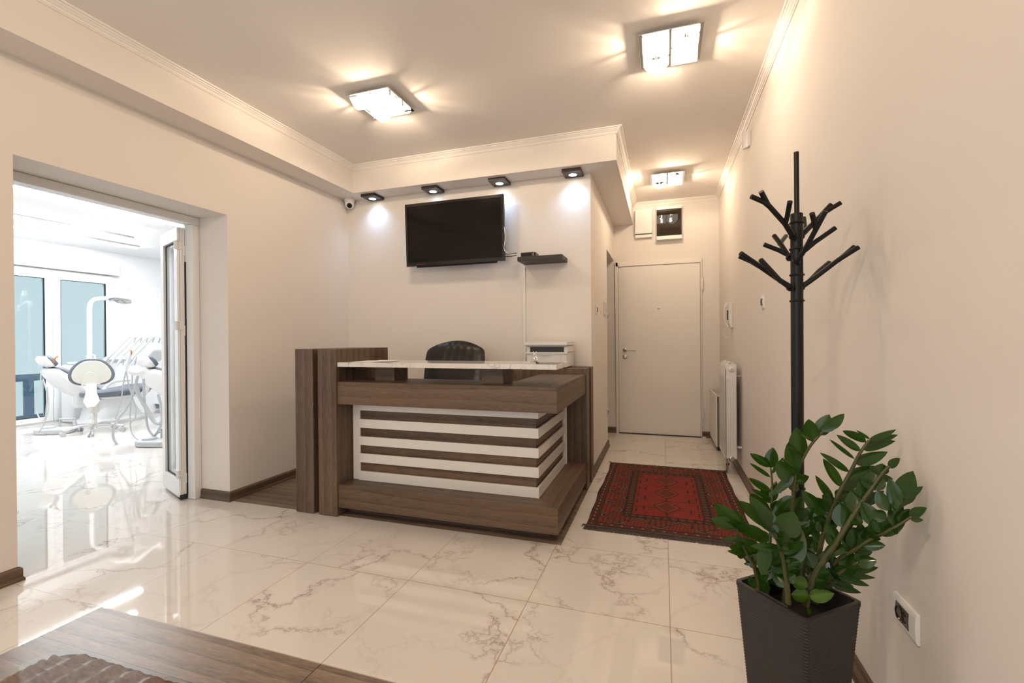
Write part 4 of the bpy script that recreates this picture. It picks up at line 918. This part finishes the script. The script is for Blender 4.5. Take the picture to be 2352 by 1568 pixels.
# stalk path (x, y, w) in enlarged pixels; leaves (bx, by, tx, ty, width px, tone, dw)
STK = [
 ([(470, 1150, 1.30), (490, 960, 1.32), (505, 800, 1.34), (515, 640, 1.35), (540, 440, 1.34), (600, 310, 1.32), (660, 235, 1.31), (700, 200, 1.30)], .0056,
  [(530, 450, 495, 270, 66, .35, 0), (560, 370, 540, 190, 78, .4, 0), (625, 270, 604, 146, 66, .3, 0), (660, 235, 716, 120, 66, .25, 0), (700, 200, 796, 116, 48, .4, 0), (670, 205, 762, 180, 34, .1, -.02), (590, 350, 486, 290, 14, 0, -.03), (545, 425, 455, 355, 18, .05, -.03),
   (530, 480, 430, 372, 82, .35, .02), (522, 560, 408, 680, 60, .4, .02), (525, 450, 400, 560, 40, .15, .03), (640, 270, 560, 230, 12, 0, -.03), (510, 620, 420, 660, 60, .1, .03), (505, 720, 570, 560, 70, .0, .04), (500, 800, 440, 640, 80, .15, -.02), (500, 760, 600, 640, 70, .05, .04)]),
 ([(380, 1130, 1.33), (390, 900, 1.37), (398, 760, 1.39), (405, 600, 1.41), (408, 500, 1.42), (400, 410, 1.42)], .0048,
  [(400, 405, 288, 330, 40, .1, 0), (400, 410, 412, 298, 58, .15, 0), (400, 460, 286, 382, 20, .05, 0), (402, 535, 280, 463, 34, .1, 0), (408, 585, 296, 520, 24, .05, 0), (405, 505, 455, 545, 44, 0, 0), (408, 590, 430, 480, 40, .1, .02), (400, 690, 288, 548, 74, .1, -.05), (395, 720, 222, 585, 62, .1, -.04), (395, 700, 345, 570, 40, .3, .03), (405, 440, 470, 350, 18, .1, .03), (404, 600, 480, 650, 56, .1, .0)]),
 ([(640, 1130, 1.31), (650, 960, 1.31), (670, 820, 1.30), (700, 720, 1.29), (760, 560, 1.27), (830, 430, 1.26), (880, 330, 1.25), (930, 260, 1.245)], .0064,
  [(735, 590, 640, 448, 36, .1, 0), (780, 515, 682, 358, 44, .15, 0), (825, 430, 664, 326, 32, .1, 0), (853, 362, 716, 255, 20, .05, 0), (885, 318, 754, 230, 36, .15, 0), (915, 272, 787, 208, 38, .15, 0), (935, 255, 860, 205, 14, .1, 0),
   (930, 262, 1075, 202, 30, .55, -.01), (915, 285, 1086, 230, 36, .6, -.01), (895, 310, 1072, 264, 44, .6, -.01), (850, 385, 1030, 322, 56, .6, -.01), (812, 465, 960, 398, 56, .5, 0), (780, 520, 900, 470, 50, .3, .02), (690, 665, 565, 530, 62, .2, 0), (700, 690, 615, 745, 70, .0, .03), (745, 560, 880, 540, 60, .1, .02), (690, 740, 640, 640, 60, .0, .02), (720, 680, 810, 560, 84, .25, .0)]),
 ([(590, 1150, 1.26), (615, 1050, 1.255), (640, 980, 1.25), (720, 860, 1.235), (800, 740, 1.22), (860, 640, 1.21), (930, 540, 1.20), (1000, 440, 1.195), (1040, 400, 1.19)], .0078,
  [(1035, 405, 1097, 357, 36, .4, 0), (1000, 445, 1000, 385, 60, .15, 0), (960, 500, 872, 452, 18, 0, -.02), (990, 450, 930, 398, 20, .05, -.02), (940, 530, 962, 425, 92, .3, .02), (890, 600, 930, 450, 70, .35, .03), (890, 610, 1010, 530, 44, .4, .01), (900, 585, 808, 505, 10, 0, -.03), (850, 660, 740, 570, 10, .2, -.03), (800, 740, 790, 590, 92, .3, .01), (850, 650, 850, 520, 80, .3, .02), (760, 800, 700, 700, 56, .35, .01), (980, 470, 1060, 470, 40, .3, .01), (700, 880, 790, 862, 24, .5, -.01), (660, 950, 590, 860, 60, .05, .03), (640, 860, 640, 800, 18, .5, -.03), (740, 830, 700, 760, 40, .3, .0), (830, 700, 905, 590, 60, .2, .03)]),
 ([(660, 1110, 1.30), (710, 990, 1.27), (770, 900, 1.24), (850, 850, 1.21), (940, 795, 1.18), (1020, 755, 1.15), (1100, 710, 1.13), (1160, 670, 1.12)], .0055,
  [(1150, 672, 1242, 624, 44, .3, 0), (1150, 680, 1222, 690, 28, .5, -.01), (1090, 700, 1150, 630, 46, .15, .01), (975, 770, 1135, 645, 74, .2, 0), (1060, 725, 1100, 575, 60, .1, .02), (1075, 620, 1040, 465, 62, .25, .03), (1105, 600, 1168, 426, 88, .2, .03), (1110, 575, 1220, 508, 36, .35, .02), (1055, 610, 1160, 588, 34, .3, .02), (1030, 640, 975, 527, 62, .15, .03), (1020, 690, 950, 640, 62, .1, .02), (1000, 760, 950, 690, 44, .4, 0), (960, 790, 962, 680, 54, .35, .0), (860, 850, 838, 735, 62, .45, -.01), (880, 840, 880, 700, 60, .15, .04), (900, 830, 940, 720, 60, .1, .03), (830, 865, 780, 800, 22, .5, -.02), (1060, 745, 1085, 765, 18, .2, -.02), (960, 720, 890, 590, 76, .15, .04), (860, 720, 860, 650, 50, .1, .04), (1060, 620, 1085, 600, 30, .2, 0), (1080, 640, 1050, 610, 30, .2, .02)]),
 ([(640, 1120, 1.29), (690, 1030, 1.26), (760, 980, 1.23), (820, 950, 1.21), (870, 915, 1.20)], .0060,
  [(860, 920, 972, 905, 58, .3, -.01), (850, 900, 950, 860, 40, .0, .01), (800, 960, 980, 945, 42, .1, 0), (770, 985, 965, 1002, 32, .25, 0), (760, 990, 933, 1045, 34, .05, 0), (715, 1025, 888, 1082, 40, .2, -.01), (730, 1000, 850, 1050, 30, 0, .0), (790, 960, 840, 850, 60, .1, .02), (740, 990, 720, 870, 70, 0, .03), (700, 1020, 760, 920, 50, 0, .03), (840, 930, 900, 850, 40, .05, .02)]),
 ([(330, 1090, 1.30), (325, 1000, 1.30), (305, 930, 1.29), (270, 870, 1.28), (240, 800, 1.27), (220, 740, 1.26)], .0055,
  [(235, 740, 95, 602, 70, .45, 0), (215, 730, 77, 682, 56, .2, -.01), (240, 750, 200, 632, 60, .3, .01), (240, 785, 135, 795, 22, .55, 0), (280, 875, 165, 856, 26, 0, .01), (310, 925, 254, 926, 20, 0, .01), (230, 720, 150, 640, 40, .3, .02), (335, 870, 210, 797, 76, .5, -.02), (380, 790, 205, 718, 60, .4, -.03), (330, 1050, 400, 1060, 60, .15, .0), (330, 1000, 380, 950, 60, .05, .0), (320, 960, 250, 780, 50, .1, .02)]),
 ([(495, 1140, 1.22), (485, 1020, 1.22), (470, 920, 1.22), (450, 850, 1.22), (430, 780, 1.22), (395, 700, 1.22)], .0062,
  [(385, 830, 352, 988, 64, .5, -.02), (430, 760, 285, 560, 76, .25, -.01), (430, 740, 230, 590, 70, .2, 0), (440, 810, 470, 750, 84, .8, -.01), (460, 840, 290, 830, 40, .3, .0), (455, 770, 525, 645, 120, .25, .02), (480, 930, 560, 728, 110, .1, .02), (490, 960, 585, 880, 70, .05, .01), (475, 910, 545, 918, 20, .35, -.02), (490, 975, 572, 985, 14, .4, -.02), (450, 860, 370, 930, 60, .1, .03), (425, 850, 480, 855, 12, .5, -.03), (400, 720, 440, 760, 40, .5, -.01), (395, 705, 405, 640, 44, .4, 0), (460, 900, 390, 840, 60, .2, .02)]),
 ([(600, 1160, 1.24), (606, 1120, 1.235), (606, 1095, 1.23)], .004,
  [(608, 1105, 510, 1090, 64, .65, -.01), (606, 1105, 742, 1085, 60, .75, -.01), (600, 1050, 512, 1010, 66, .6, 0), (605, 1160, 606, 1200, 20, .6, 0), (610, 1110, 660, 1150, 40, .3, .01)]),
 ([(560, 1120, 1.32), (575, 960, 1.34), (590, 820, 1.36), (600, 700, 1.37)], .005,
  [(600, 700, 560, 620, 60, .0, 0), (600, 690, 640, 610, 60, .05, 0), (598, 740, 540, 690, 70, .1, 0), (598, 760, 660, 700, 70, .0, 0), (592, 820, 530, 780, 80, .05, 0), (592, 840, 660, 790, 80, 0, 0), (585, 900, 520, 860, 80, 0, 0), (585, 900, 650, 880, 90, 0, 0), (575, 960, 640, 940, 80, 0, 0), (400, 960, 440, 860, 80, 0, 0), (420, 1040, 400, 900, 80, 0, .0), (450, 1060, 470, 940, 80, 0, 0.02), (700, 1060, 690, 900, 90, 0, .02)]),
]
for path, rad, lv in STK:
    pp = smoothpath([cp(*q) for q in path], 4); n = len(pp)
    st = MB().tube(pp, [rad*(1.25-.75*i/(n-1)) for i in range(n)], 10).build('stalk', STEM, zz, smooth=True)
    mb = MB(); tones = []
    for bx_, by_, tx, ty, wd_, tn, dw in lv:
        wq = path[-1][2]; best = 1e9
        for i in range(len(path)-1):
            for s_ in (0, .25, .5, .75, 1):
                x = path[i][0]*(1-s_)+path[i+1][0]*s_; y = path[i][1]*(1-s_)+path[i+1][1]*s_; d_ = (x-bx_)**2+(y-by_)**2
                if d_ < best: best = d_; wq = path[i][2]*(1-s_)+path[i+1][2]*s_
        b0 = cp(bx_, by_, wq); wt = wq+dw+rnd.uniform(-.008, .008); t0 = cp(tx, ty, wt)
        lim = XR-.012
        if t0.x > lim: t0 = on(1600+tx/2.347, 900+ty/2.347, 'x', lim)
        rl_ = rnd.uniform(.15, .45)*rnd.choice((-1, 1)) if wd_ > 24 else 0
        add_leaf(mb, tones, b0, t0, wd_/2.347/F*wq/math.cos(rl_)*1.04, rl_, rnd.uniform(-.06, .10), tn)
    if len(path) > 4: # small dark leaves filling the lower inside of the plant
        for i in range(9):
            q0 = pp[int(n*(.12+.5*rnd.random()))]; a_ = rnd.uniform(0, 2*PI); L_ = rnd.uniform(.045, .07)
            tq = q0+Vector((math.cos(a_)*L_*.8, math.sin(a_)*L_*.8, L_*rnd.uniform(.1, .9)))
            add_leaf(mb, tones, q0, tq, rnd.uniform(.022, .032), rnd.uniform(-.5, .5), rnd.uniform(-.05, .1), 0)
    lo = mb.build('leaves', LEAF, st, smooth=True, auto=False)
    a_ = lo.data.attributes.new('tone', 'FLOAT', 'POINT')
    if len(lo.data.vertices) == len(tones): a_.data.foreach_set('value', [max(0, min(1, q)) for q in tones])
# ------------------------------------------------------------------ clinic room beyond the opening
# ceiling strips
for x, y0, y1, lb in ((-4.585, 1.30, 3.055, 'long white strip light on the clinic ceiling, nearer the dental chairs'), (-5.16, 2.00, 3.50, 'white strip light on the clinic ceiling nearest the balcony door'), (-3.22, 1.2, 2.76, 'white strip light on the clinic ceiling nearest the opening')):
    t = thing('strip_light', (x, (y0+y1)/2, 2.62), lb, 'strip light', 'linear strip lights on the clinic ceiling')
    box(x-.045, x+.045, y0, y1, 2.592, 2.62).build('fitting', STEEL, t, bevel=.003)
    box(x-.036, x+.036, y0+.01, y1-.01, 2.578, 2.592).build('diffuser', STRIP, t, bevel=.004)
t = thing('round_ceiling_light', (-4.10, 2.70, 2.62), 'small round light on the clinic ceiling between the strips', 'ceiling light')
MB().lathe([(.11, 0), (.11, -.012), (.10, -.02)], (-4.10, 2.70, 2.62), 32).build('diffuser', STRIP, t, smooth=True)

def dental_chair(ox, oy, lb):
    """local y runs from the headrest towards the feet"""
    t = thing('dental_chair', (ox, oy+.9, 0), lb, 'dental chair', 'dental chairs in the clinic')
    def sl(name, pts, hw, mat, par, th=.0, r=.03, taper=None):
        """profile polygon (y,z) extruded in x over +-hw, rounded"""
        m = MB(); m.prism([(ox-hw, oy+y, z) for y, z in pts], (2*hw, 0, 0)); return m.build(name, mat, par, bevel=r, seg=4, smooth=True)
    def loft(name, secs, mat, par):
        """secs: (centre y, centre z, half width, half thickness, tilt)"""
        m = MB(); n = 20
        def P(i, j):
            y, z, hw, ht, ti = secs[j]; a = 2*PI*i/n; ca, sa = math.cos(a), math.sin(a)
            u = hw*math.copysign(abs(ca)**.55, ca); v = ht*math.copysign(abs(sa)**.7, sa)
            return (ox+u, oy+y+v*math.sin(ti), z+v*math.cos(ti))
        m.grid(P, n, len(secs), closed_u=True); m.f.append(tuple(range(n))); m.f.append(tuple((len(secs)-1)*n+i for i in range(n)))
        return m.build(name, mat, par, smooth=True, auto=False)
    tb_ = .75
    back_ = loft('backrest', [(.10, .835, .13, .02, tb_), (.14, .815, .19, .035, tb_), (.30, .70, .235, .045, tb_), (.46, .56, .24, .045, tb_), (.56, .47, .22, .035, tb_), (.59, .445, .18, .015, tb_)], GREYV, t)
    loft('back_shell', [(.06, .82, .10, .015, tb_), (.09, .79, .185, .045, tb_), (.22, .655, .235, .075, tb_), (.38, .52, .24, .08, tb_), (.50, .43, .20, .06, tb_), (.54, .41, .14, .02, tb_)], CLPLAST, t)
    hd_ = loft('headrest', [(.02, .995, .05, .01, .9), (.035, .98, .11, .03, .9), (.075, .93, .125, .038, .9), (.115, .88, .115, .03, .9), (.13, .86, .06, .01, .9)], GREYV, t)
    loft('headrest_shell', [(-.015, .985, .05, .01, .9), (.0, .965, .10, .035, .9), (.04, .91, .115, .045, .9), (.09, .865, .10, .03, .9), (.10, .85, .05, .01, .9)], CLPLAST, hd_)
    MB().tube(smoothpath([(ox+.02, oy-.01, .93), (ox+.03, oy+.02, .90), (ox+.03, oy+.04, .86), (ox+.02, oy+.09, .83)], 4), .012, 8).build('headrest_bracket', STEEL, hd_, smooth=True)
    loft('seat', [(.55, .44, .19, .02, 0), (.60, .44, .25, .045, 0), (.80, .43, .265, .055, 0), (1.02, .455, .25, .05, 0), (1.10, .475, .24, .05, 0), (1.35, .475, .22, .045, 0), (1.58, .46, .19, .035, 0), (1.66, .455, .13, .012, 0)], GREYV, t)
    loft('seat_shell', [(.58, .385, .15, .01, 0), (.62, .38, .22, .03, 0), (.95, .375, .23, .035, 0), (1.2, .40, .18, .03, 0), (1.28, .41, .10, .01, 0)], CLPLAST, t)
    m = MB(); n = 28
    def bp_(i, j):
        a = 2*PI*i/n; z, sx, sy, yy = [(0, .24, .42, .80), (.05, .25, .43, .80), (.10, .20, .36, .80), (.25, .18, .30, .78), (.36, .17, .28, .76)][j]
        ca, sa = math.cos(a), math.sin(a); return (ox+sx*math.copysign(abs(ca)**.7, ca), oy+yy+sy*math.copysign(abs(sa)**.8, sa), z)
    m.grid(bp_, n, 5, closed_u=True); m.f.append(tuple(range(n))); m.f.append(tuple(4*n+i for i in range(n))); m.build('pedestal', CLPLAST, t, smooth=True)
    box(ox-.06, ox+.06, oy+.36, oy+.56, .26, .45).build('hinge_housing', CLPLAST, t, bevel=.03, seg=4)
    for s_ in (-1, 1): MB().tube(smoothpath([(ox+s_*.25, oy+.52, .44), (ox+s_*.30, oy+.62, .60), (ox+s_*.30, oy+.86, .62)], 4), .022, 10).build('armrest', CLPLAST, t, smooth=True)
    return t
dental_chair(-5.32, 2.42, 'white and grey dental chair nearest the balcony door, behind the stool')
dental_chair(-3.75, 2.62, 'white and grey dental chair partly hidden behind the folding door')
# foot controls
def pedal(x, y, rz, lb):
    t = thing('foot_control', (x, y, 0), lb, 'foot control', 'foot controls on the clinic floor')
    R_ = Matrix.Rotation(rz, 3, 'Z'); q = lambda a, b_, c: Vector((x, y, 0))+R_@Vector((a, b_, c))
    MB().prism([q(-.20, -.05, 0), q(-.12, -.10, 0), q(.12, -.11, 0), q(.20, -.06, 0), q(.20, .08, 0), q(.10, .11, 0), q(-.12, .09, 0), q(-.20, .04, 0)], (0, 0, .07)).build('body', GREYT, t, bevel=.02, seg=3)
    MB().lathe([(.07, 0), (.065, .022), (.03, .03)], q(-.06, -.01, .07), 20).build('pedal_disc', GREYT, t, smooth=True)
    MB().tube([q(.0, .09, .06), q(.0, .09, .17), q(.17, .09, .17), q(.19, .09, .06)], .012, 8).build('handle', GREYT, t, smooth=True)
pedal(-5.06, 2.42, .5, 'grey foot control on the clinic floor under the dental chair nearest the balcony door')
pedal(-3.05, 2.30, .3, 'grey foot control on the clinic floor beside the folding door')
# operator stool
sx_, sy_ = -4.60, 2.60
st = thing('dental_stool', (sx_, sy_, 0), 'low dental stool with a large cream half-round backrest, between the dental chairs', 'stool')
bc = at(211, 860, 5.75); nv_ = (CAM-bc); nv_.z = 0; nv_.normalize(); ux = Vector((-nv_.y, nv_.x, 0))
shp = []
for k in range(40):
    a = 2*PI*k/40; ca, sa = math.cos(a), math.sin(a)
    X_ = .215*math.copysign(abs(ca)**.62, ca)*(1-.30*max(0, sa)**1.3); Y_ = (.20 if sa > 0 else .135)*math.copysign(abs(sa)**.9, sa)
    shp.append((X_, Y_))
def bk(name, sc, d0, d1, mat, par, bv=.01):
    m = MB(); m.prism([bc+ux*x*sc+Vector((0, 0, 1))*y*sc+nv_*(d0-.10*(x*sc)**2) for x, y in shp], nv_*(d1-d0)); return m.build(name, mat, par, bevel=bv, seg=3, smooth=True)
br_ = bk('backrest', 1.02, -.045, .0, GREYV, st, .014)
bk('backrest_shell', .87, -.01, .014, CREAMP, br_, .008)
MB().prism([bc+ux*x+Vector((0, 0, z))+nv_*.016 for x, z in [(-.10, -.13), (.08, -.13), (.07, -.06), (.03, .02), (-.02, .04), (-.06, .02), (-.09, -.06)]], nv_*.012).build('shell_rib', CREAMP, br_, bevel=.005, seg=3, smooth=True)
lo_ = bc+Vector((0, 0, -.13))
MB().prism([lo_+ux*x+Vector((0, 0, z))+nv_*.0 for x, z in [(-.055, .02), (.045, .02), (.045, -.10), (.075, -.20), (.03, -.27), (-.05, -.28), (-.085, -.20), (-.06, -.10)]], nv_*.05).build('support_arm', CLPLAST, st, bevel=.012, seg=3, smooth=True)
hub = Vector((sx_, sy_, 0))
MB().lathe([(.025, .06), (.025, .28), (.024, .30)], hub, 18).build('gas_column', CHROME, st, smooth=True)
MB().lathe([(.045, .26), (.048, .28), (.048, .44), (.03, .46)], hub, 20).tube([hub+Vector((0, 0, .42)), lo_+Vector((0, 0, -.21))+nv_*.02], .035, 12).build('column_cover', CREAMP, st, smooth=True)
MB().lathe([(.10, .455), (.19, .46), (.205, .48), (.20, .515), (.17, .53), (.02, .535)], hub+Vector((-.10, .12, 0)), 28).build('seat', GREYV, st, smooth=True)
for k in range(5):
    a = 2*PI*k/5+.62; e = hub+Vector((.30*math.cos(a), .30*math.sin(a), 0)); md = hub.lerp(e, .5)
    lg = MB().tube(smoothpath([hub+Vector((0, 0, .10)), md+Vector((0, 0, .105)), e+Vector((0, 0, .072))], 4), .017, 10).build('leg', CHROME, st, smooth=True)
    c_ = MB()
    for s_ in (-1, 1): c_.lathe([(.028, -.009), (.028, .009)], e+Vector((-.018*math.sin(a)*s_, .018*math.cos(a)*s_, .028)), 16, (-math.sin(a), math.cos(a), 0))
    c_.tube([e+Vector((0, 0, .03)), e+Vector((0, 0, .08))], .008, 8); c_.build('caster', GREYT, lg, smooth=True)
ux = RT; nv_ = Vector((-FW.x, -FW.y, 0)).normalized()
# operating light on its pole and arm
ol = thing('operating_light', tuple(on(208, 905, 'z', .35)), 'white dental operating light with a mirrored head on a bent pole', 'dental light')
W1 = 6.6
MB().tube(smoothpath([at(207, 905, W1), at(206.5, 840, W1), at(205.5, 740, W1), at(206, 706, W1), at(213, 691, W1), at(228, 686, W1), at(262, 684.5, W1), at(300, 686, W1)], 5), .030, 14).build('pole', CLPLAST, ol, smooth=True)
MB().tube([at(300, 686, W1), at(335, 687.5, W1), at(366, 690, W1)], .014, 10).lathe([(.03, -.05), (.03, .05)], at(364, 692, W1), 12).build('lower_arm', CLPLAST, ol, smooth=True)
MB().tube([at(285, 668, W1), at(294, 656, W1), at(303, 655, W1), at(362, 697, W1)], [.032, .036, .03, .012], 12).build('upper_arm', CLPLAST, ol, smooth=True)
hc = at(277, 683, W1-.25); 
def hp(i, j, o=0):
    a = 2*PI*i/28; r_ = [.05, .75, 1.0, .97, .86][j]; z = [.060, .045, .0, -.035, -.045][j]
    return hc+ux*(.175*r_*math.cos(a))+Vector((0, 0, 1))*(z+.075*r_*math.sin(a)*.55)-nv_*(-.10*r_*math.sin(a))
mh = MB().grid(hp, 28, 5, closed_u=True); mh.f.append(tuple(range(28))); mh.build('lamp_head', CLPLAST, ol, smooth=True)
ref = MB()
for s_ in (-1, 0, 1):
    for q in (-1, 1):
        ref.add([hc+ux*(s_*.095+q*.0)+Vector((0, 0, -.047))+nv_*.06, hc+ux*(s_*.095+q*.048)+Vector((0, 0, -.030))+nv_*.085, hc+ux*(s_*.095+q*.048)+Vector((0, 0, -.062))-nv_*.01, hc+ux*s_*.095+Vector((0, 0, -.075))+nv_*.01], [(0, 1, 2, 3)])
ref.build('reflector', CHROME, ol)
for s_ in (-1, 1): MB().tube([hc+ux*s_*.165+Vector((0, 0, -.02)), hc+ux*s_*.172+Vector((0, 0, -.13))], .012, 8).build('grab_handle', CLPLAST, ol, smooth=True)
# instrument tray with whip arms
W2 = 6.1
iu = thing('instrument_unit', tuple(at(290, 830, W2)), 'white dental instrument unit with five curved hose arms', 'instrument unit')
MB().prism([at(228, 836, W2), at(236, 822, W2), at(262, 806, W2), at(345, 790, W2), at(352, 806, W2), at(330, 832, W2)], Vector((-FW.x, -FW.y, 0))*-.30).build('tray_housing', CLPLAST, iu, bevel=.02, seg=3, smooth=True)
MB().prism([at(244, 830, W2-.02), at(246, 824, W2-.02), at(326, 824, W2-.02), at(328, 830, W2-.02)], Vector((-FW.x, -FW.y, 0))*-.05).build('instrument_rail', GREYT, iu, bevel=.004)
for k in range(5):
    x = 240+k*20 if k < 4 else 330; xo = k*14
    MB().tube(smoothpath([at(240+xo, 838, W2-.04), at(250+xo, 822, W2-.04), at(272+xo, 800, W2-.02), at(292+xo, 779, W2), at(303+xo, 773, W2), at(311+xo, 776, W2), at(308+xo, 786, W2+.03)], 5), .0075, 8).build('whip_arm', GREYT, iu, smooth=True)
    MB().tube([at(236+xo*1.15, 842, W2-.06), at(240+xo*1.15, 834, W2-.06), at(250+xo*1.15, 818, W2-.06)], [.006, .013, .009], 10).build('handpiece', CLPLAST, iu, smooth=True)
MB().tube(smoothpath([at(330, 800, W2+.1), at(345, 792, W2+.1), at(352, 800, W2+.1), at(350, 860, W2+.3), at(330, 905, W2+.4)], 4), .035, 12).build('support_arm', CLPLAST, iu, smooth=True)
# cuspidor block behind the stool
cb = thing('spittoon_unit', (-5.82, 3.15, 0), 'white spittoon unit standing against the balcony door behind the stool', 'dental unit')
MB().box(-5.98, -5.70, 2.96, 3.40, 0, .84).build('cabinet', CLPLAST, cb, bevel=.03, seg=4)
MB().lathe([(.03, .84), (.11, .85), (.13, .875), (.125, .88), (.10, .86), (.02, .85)], (-5.82, 3.10, 0), 24).build('bowl', CLPLAST, cb, smooth=True)
MB().tube(smoothpath([(-5.82, 3.30, .84), (-5.82, 3.30, .96), (-5.82, 3.24, .98), (-5.82, 3.2, .95)], 4), .014, 10).build('spout', CLPLAST, cb, smooth=True)
# assistant holder with hanging hoses
W3 = 5.15
ah = thing('assistant_holder', tuple(at(320, 850, W3)), 'white hose holder with grey hoses looping to the clinic floor', 'dental unit')
MB().tube([at(300, 852, W3), at(312, 856, W3), at(322, 856, W3), at(335, 850, W3)], .035, 12).build('holder', CLPLAST, ah, smooth=True)
for pts, r in (([(318, 858), (308, 895), (292, 935), (270, 965), (260, 990), (262, 1010), (275, 1022), (300, 1026), (330, 1018), (350, 1005), (366, 985), (372, 960), (368, 925), (363, 905)], .014),
               ([(330, 870), (331, 905), (335, 950), (338, 975), (345, 992), (360, 1006), (372, 1012)], .012),
               ([(290, 852), (283, 880), (278, 920), (268, 955), (266, 962)], .006), ([(290, 852), (296, 885), (305, 915), (312, 940), (310, 960), (300, 970)], .006),
               ([(304, 850), (303, 890), (300, 930), (299, 975), (306, 1000), (325, 1012), (345, 1004), (372, 990)], .006),
               ([(312, 880), (318, 905), (335, 935), (352, 965), (364, 972), (372, 968)], .022)):
    MB().tube(smoothpath([at(a, b_, W3+.0006*(b_-850)) for a, b_ in pts], 5), r, 10).build('hose', GREYT, ah, smooth=True)
MB().tube([at(291, 850, W3), at(294, 835, W3), at(298, 818, W3), at(301, 812, W3)], [.010, .018, .014, .010], 10).build('curing_light', CLPLAST, ah, smooth=True)
MB().tube([at(301, 815, W3), at(302, 808, W3), at(300, 805, W3)], .008, 8).build('light_tip', ORANGE, ah, smooth=True)
MB().tube([at(309, 838, W3), at(314, 818, W3)], .006, 8).build('saliva_ejector', PURPLE, ah, smooth=True)
# hoses of the chair by the balcony door
ah2 = thing('hanging_hoses', tuple(at(100, 870, 5.7)), 'thin grey hoses hanging beside the dental chair nearest the balcony door', 'hose')
for pts in ([(94, 855), (92, 890), (86, 920), (83, 940), (88, 955), (97, 965), (104, 958), (106, 940), (108, 905), (99, 870)], [(109, 888), (112, 925), (108, 955), (98, 978), (90, 993), (100, 995)]):
    MB().tube(smoothpath([at(a, b_, 5.65) for a, b_ in pts], 5), .007, 8).build('hose', GREYT, ah2, smooth=True)
MB().tube([at(122, 832, 5.9), at(127, 822, 5.9), at(133, 818, 5.9)], .008, 8).build('light_tip', ORANGE, ah2, smooth=True)
# cabinet seen through the gap beside the folding door
cbn = thing('drawer_cabinet', (-5.85, 4.85, 0), 'low white drawer cabinet against the clinic window wall, seen past the folding door', 'cabinet')
box(-6.118, -5.6, 4.35, 5.40, .08, .60).build('body', CLPLAST, cbn, bevel=.004)
for k in range(3): 
    d_ = box(-5.6, -5.582, 4.37, 5.38, .10+k*.165, .255+k*.165).build('drawer', CLPLAST, cbn, bevel=.003)
    box(-5.582, -5.565, 4.75, 5.0, .215+k*.165, .225+k*.165).build('drawer_handle', STEEL, d_)
box(-6.118, -5.57, 4.33, 5.42, .60, .63).build('counter', GREYT, cbn, bevel=.003)
box(-6.10, -5.63, 4.37, 5.38, 0, .08).build('plinth', GREYV, cbn)
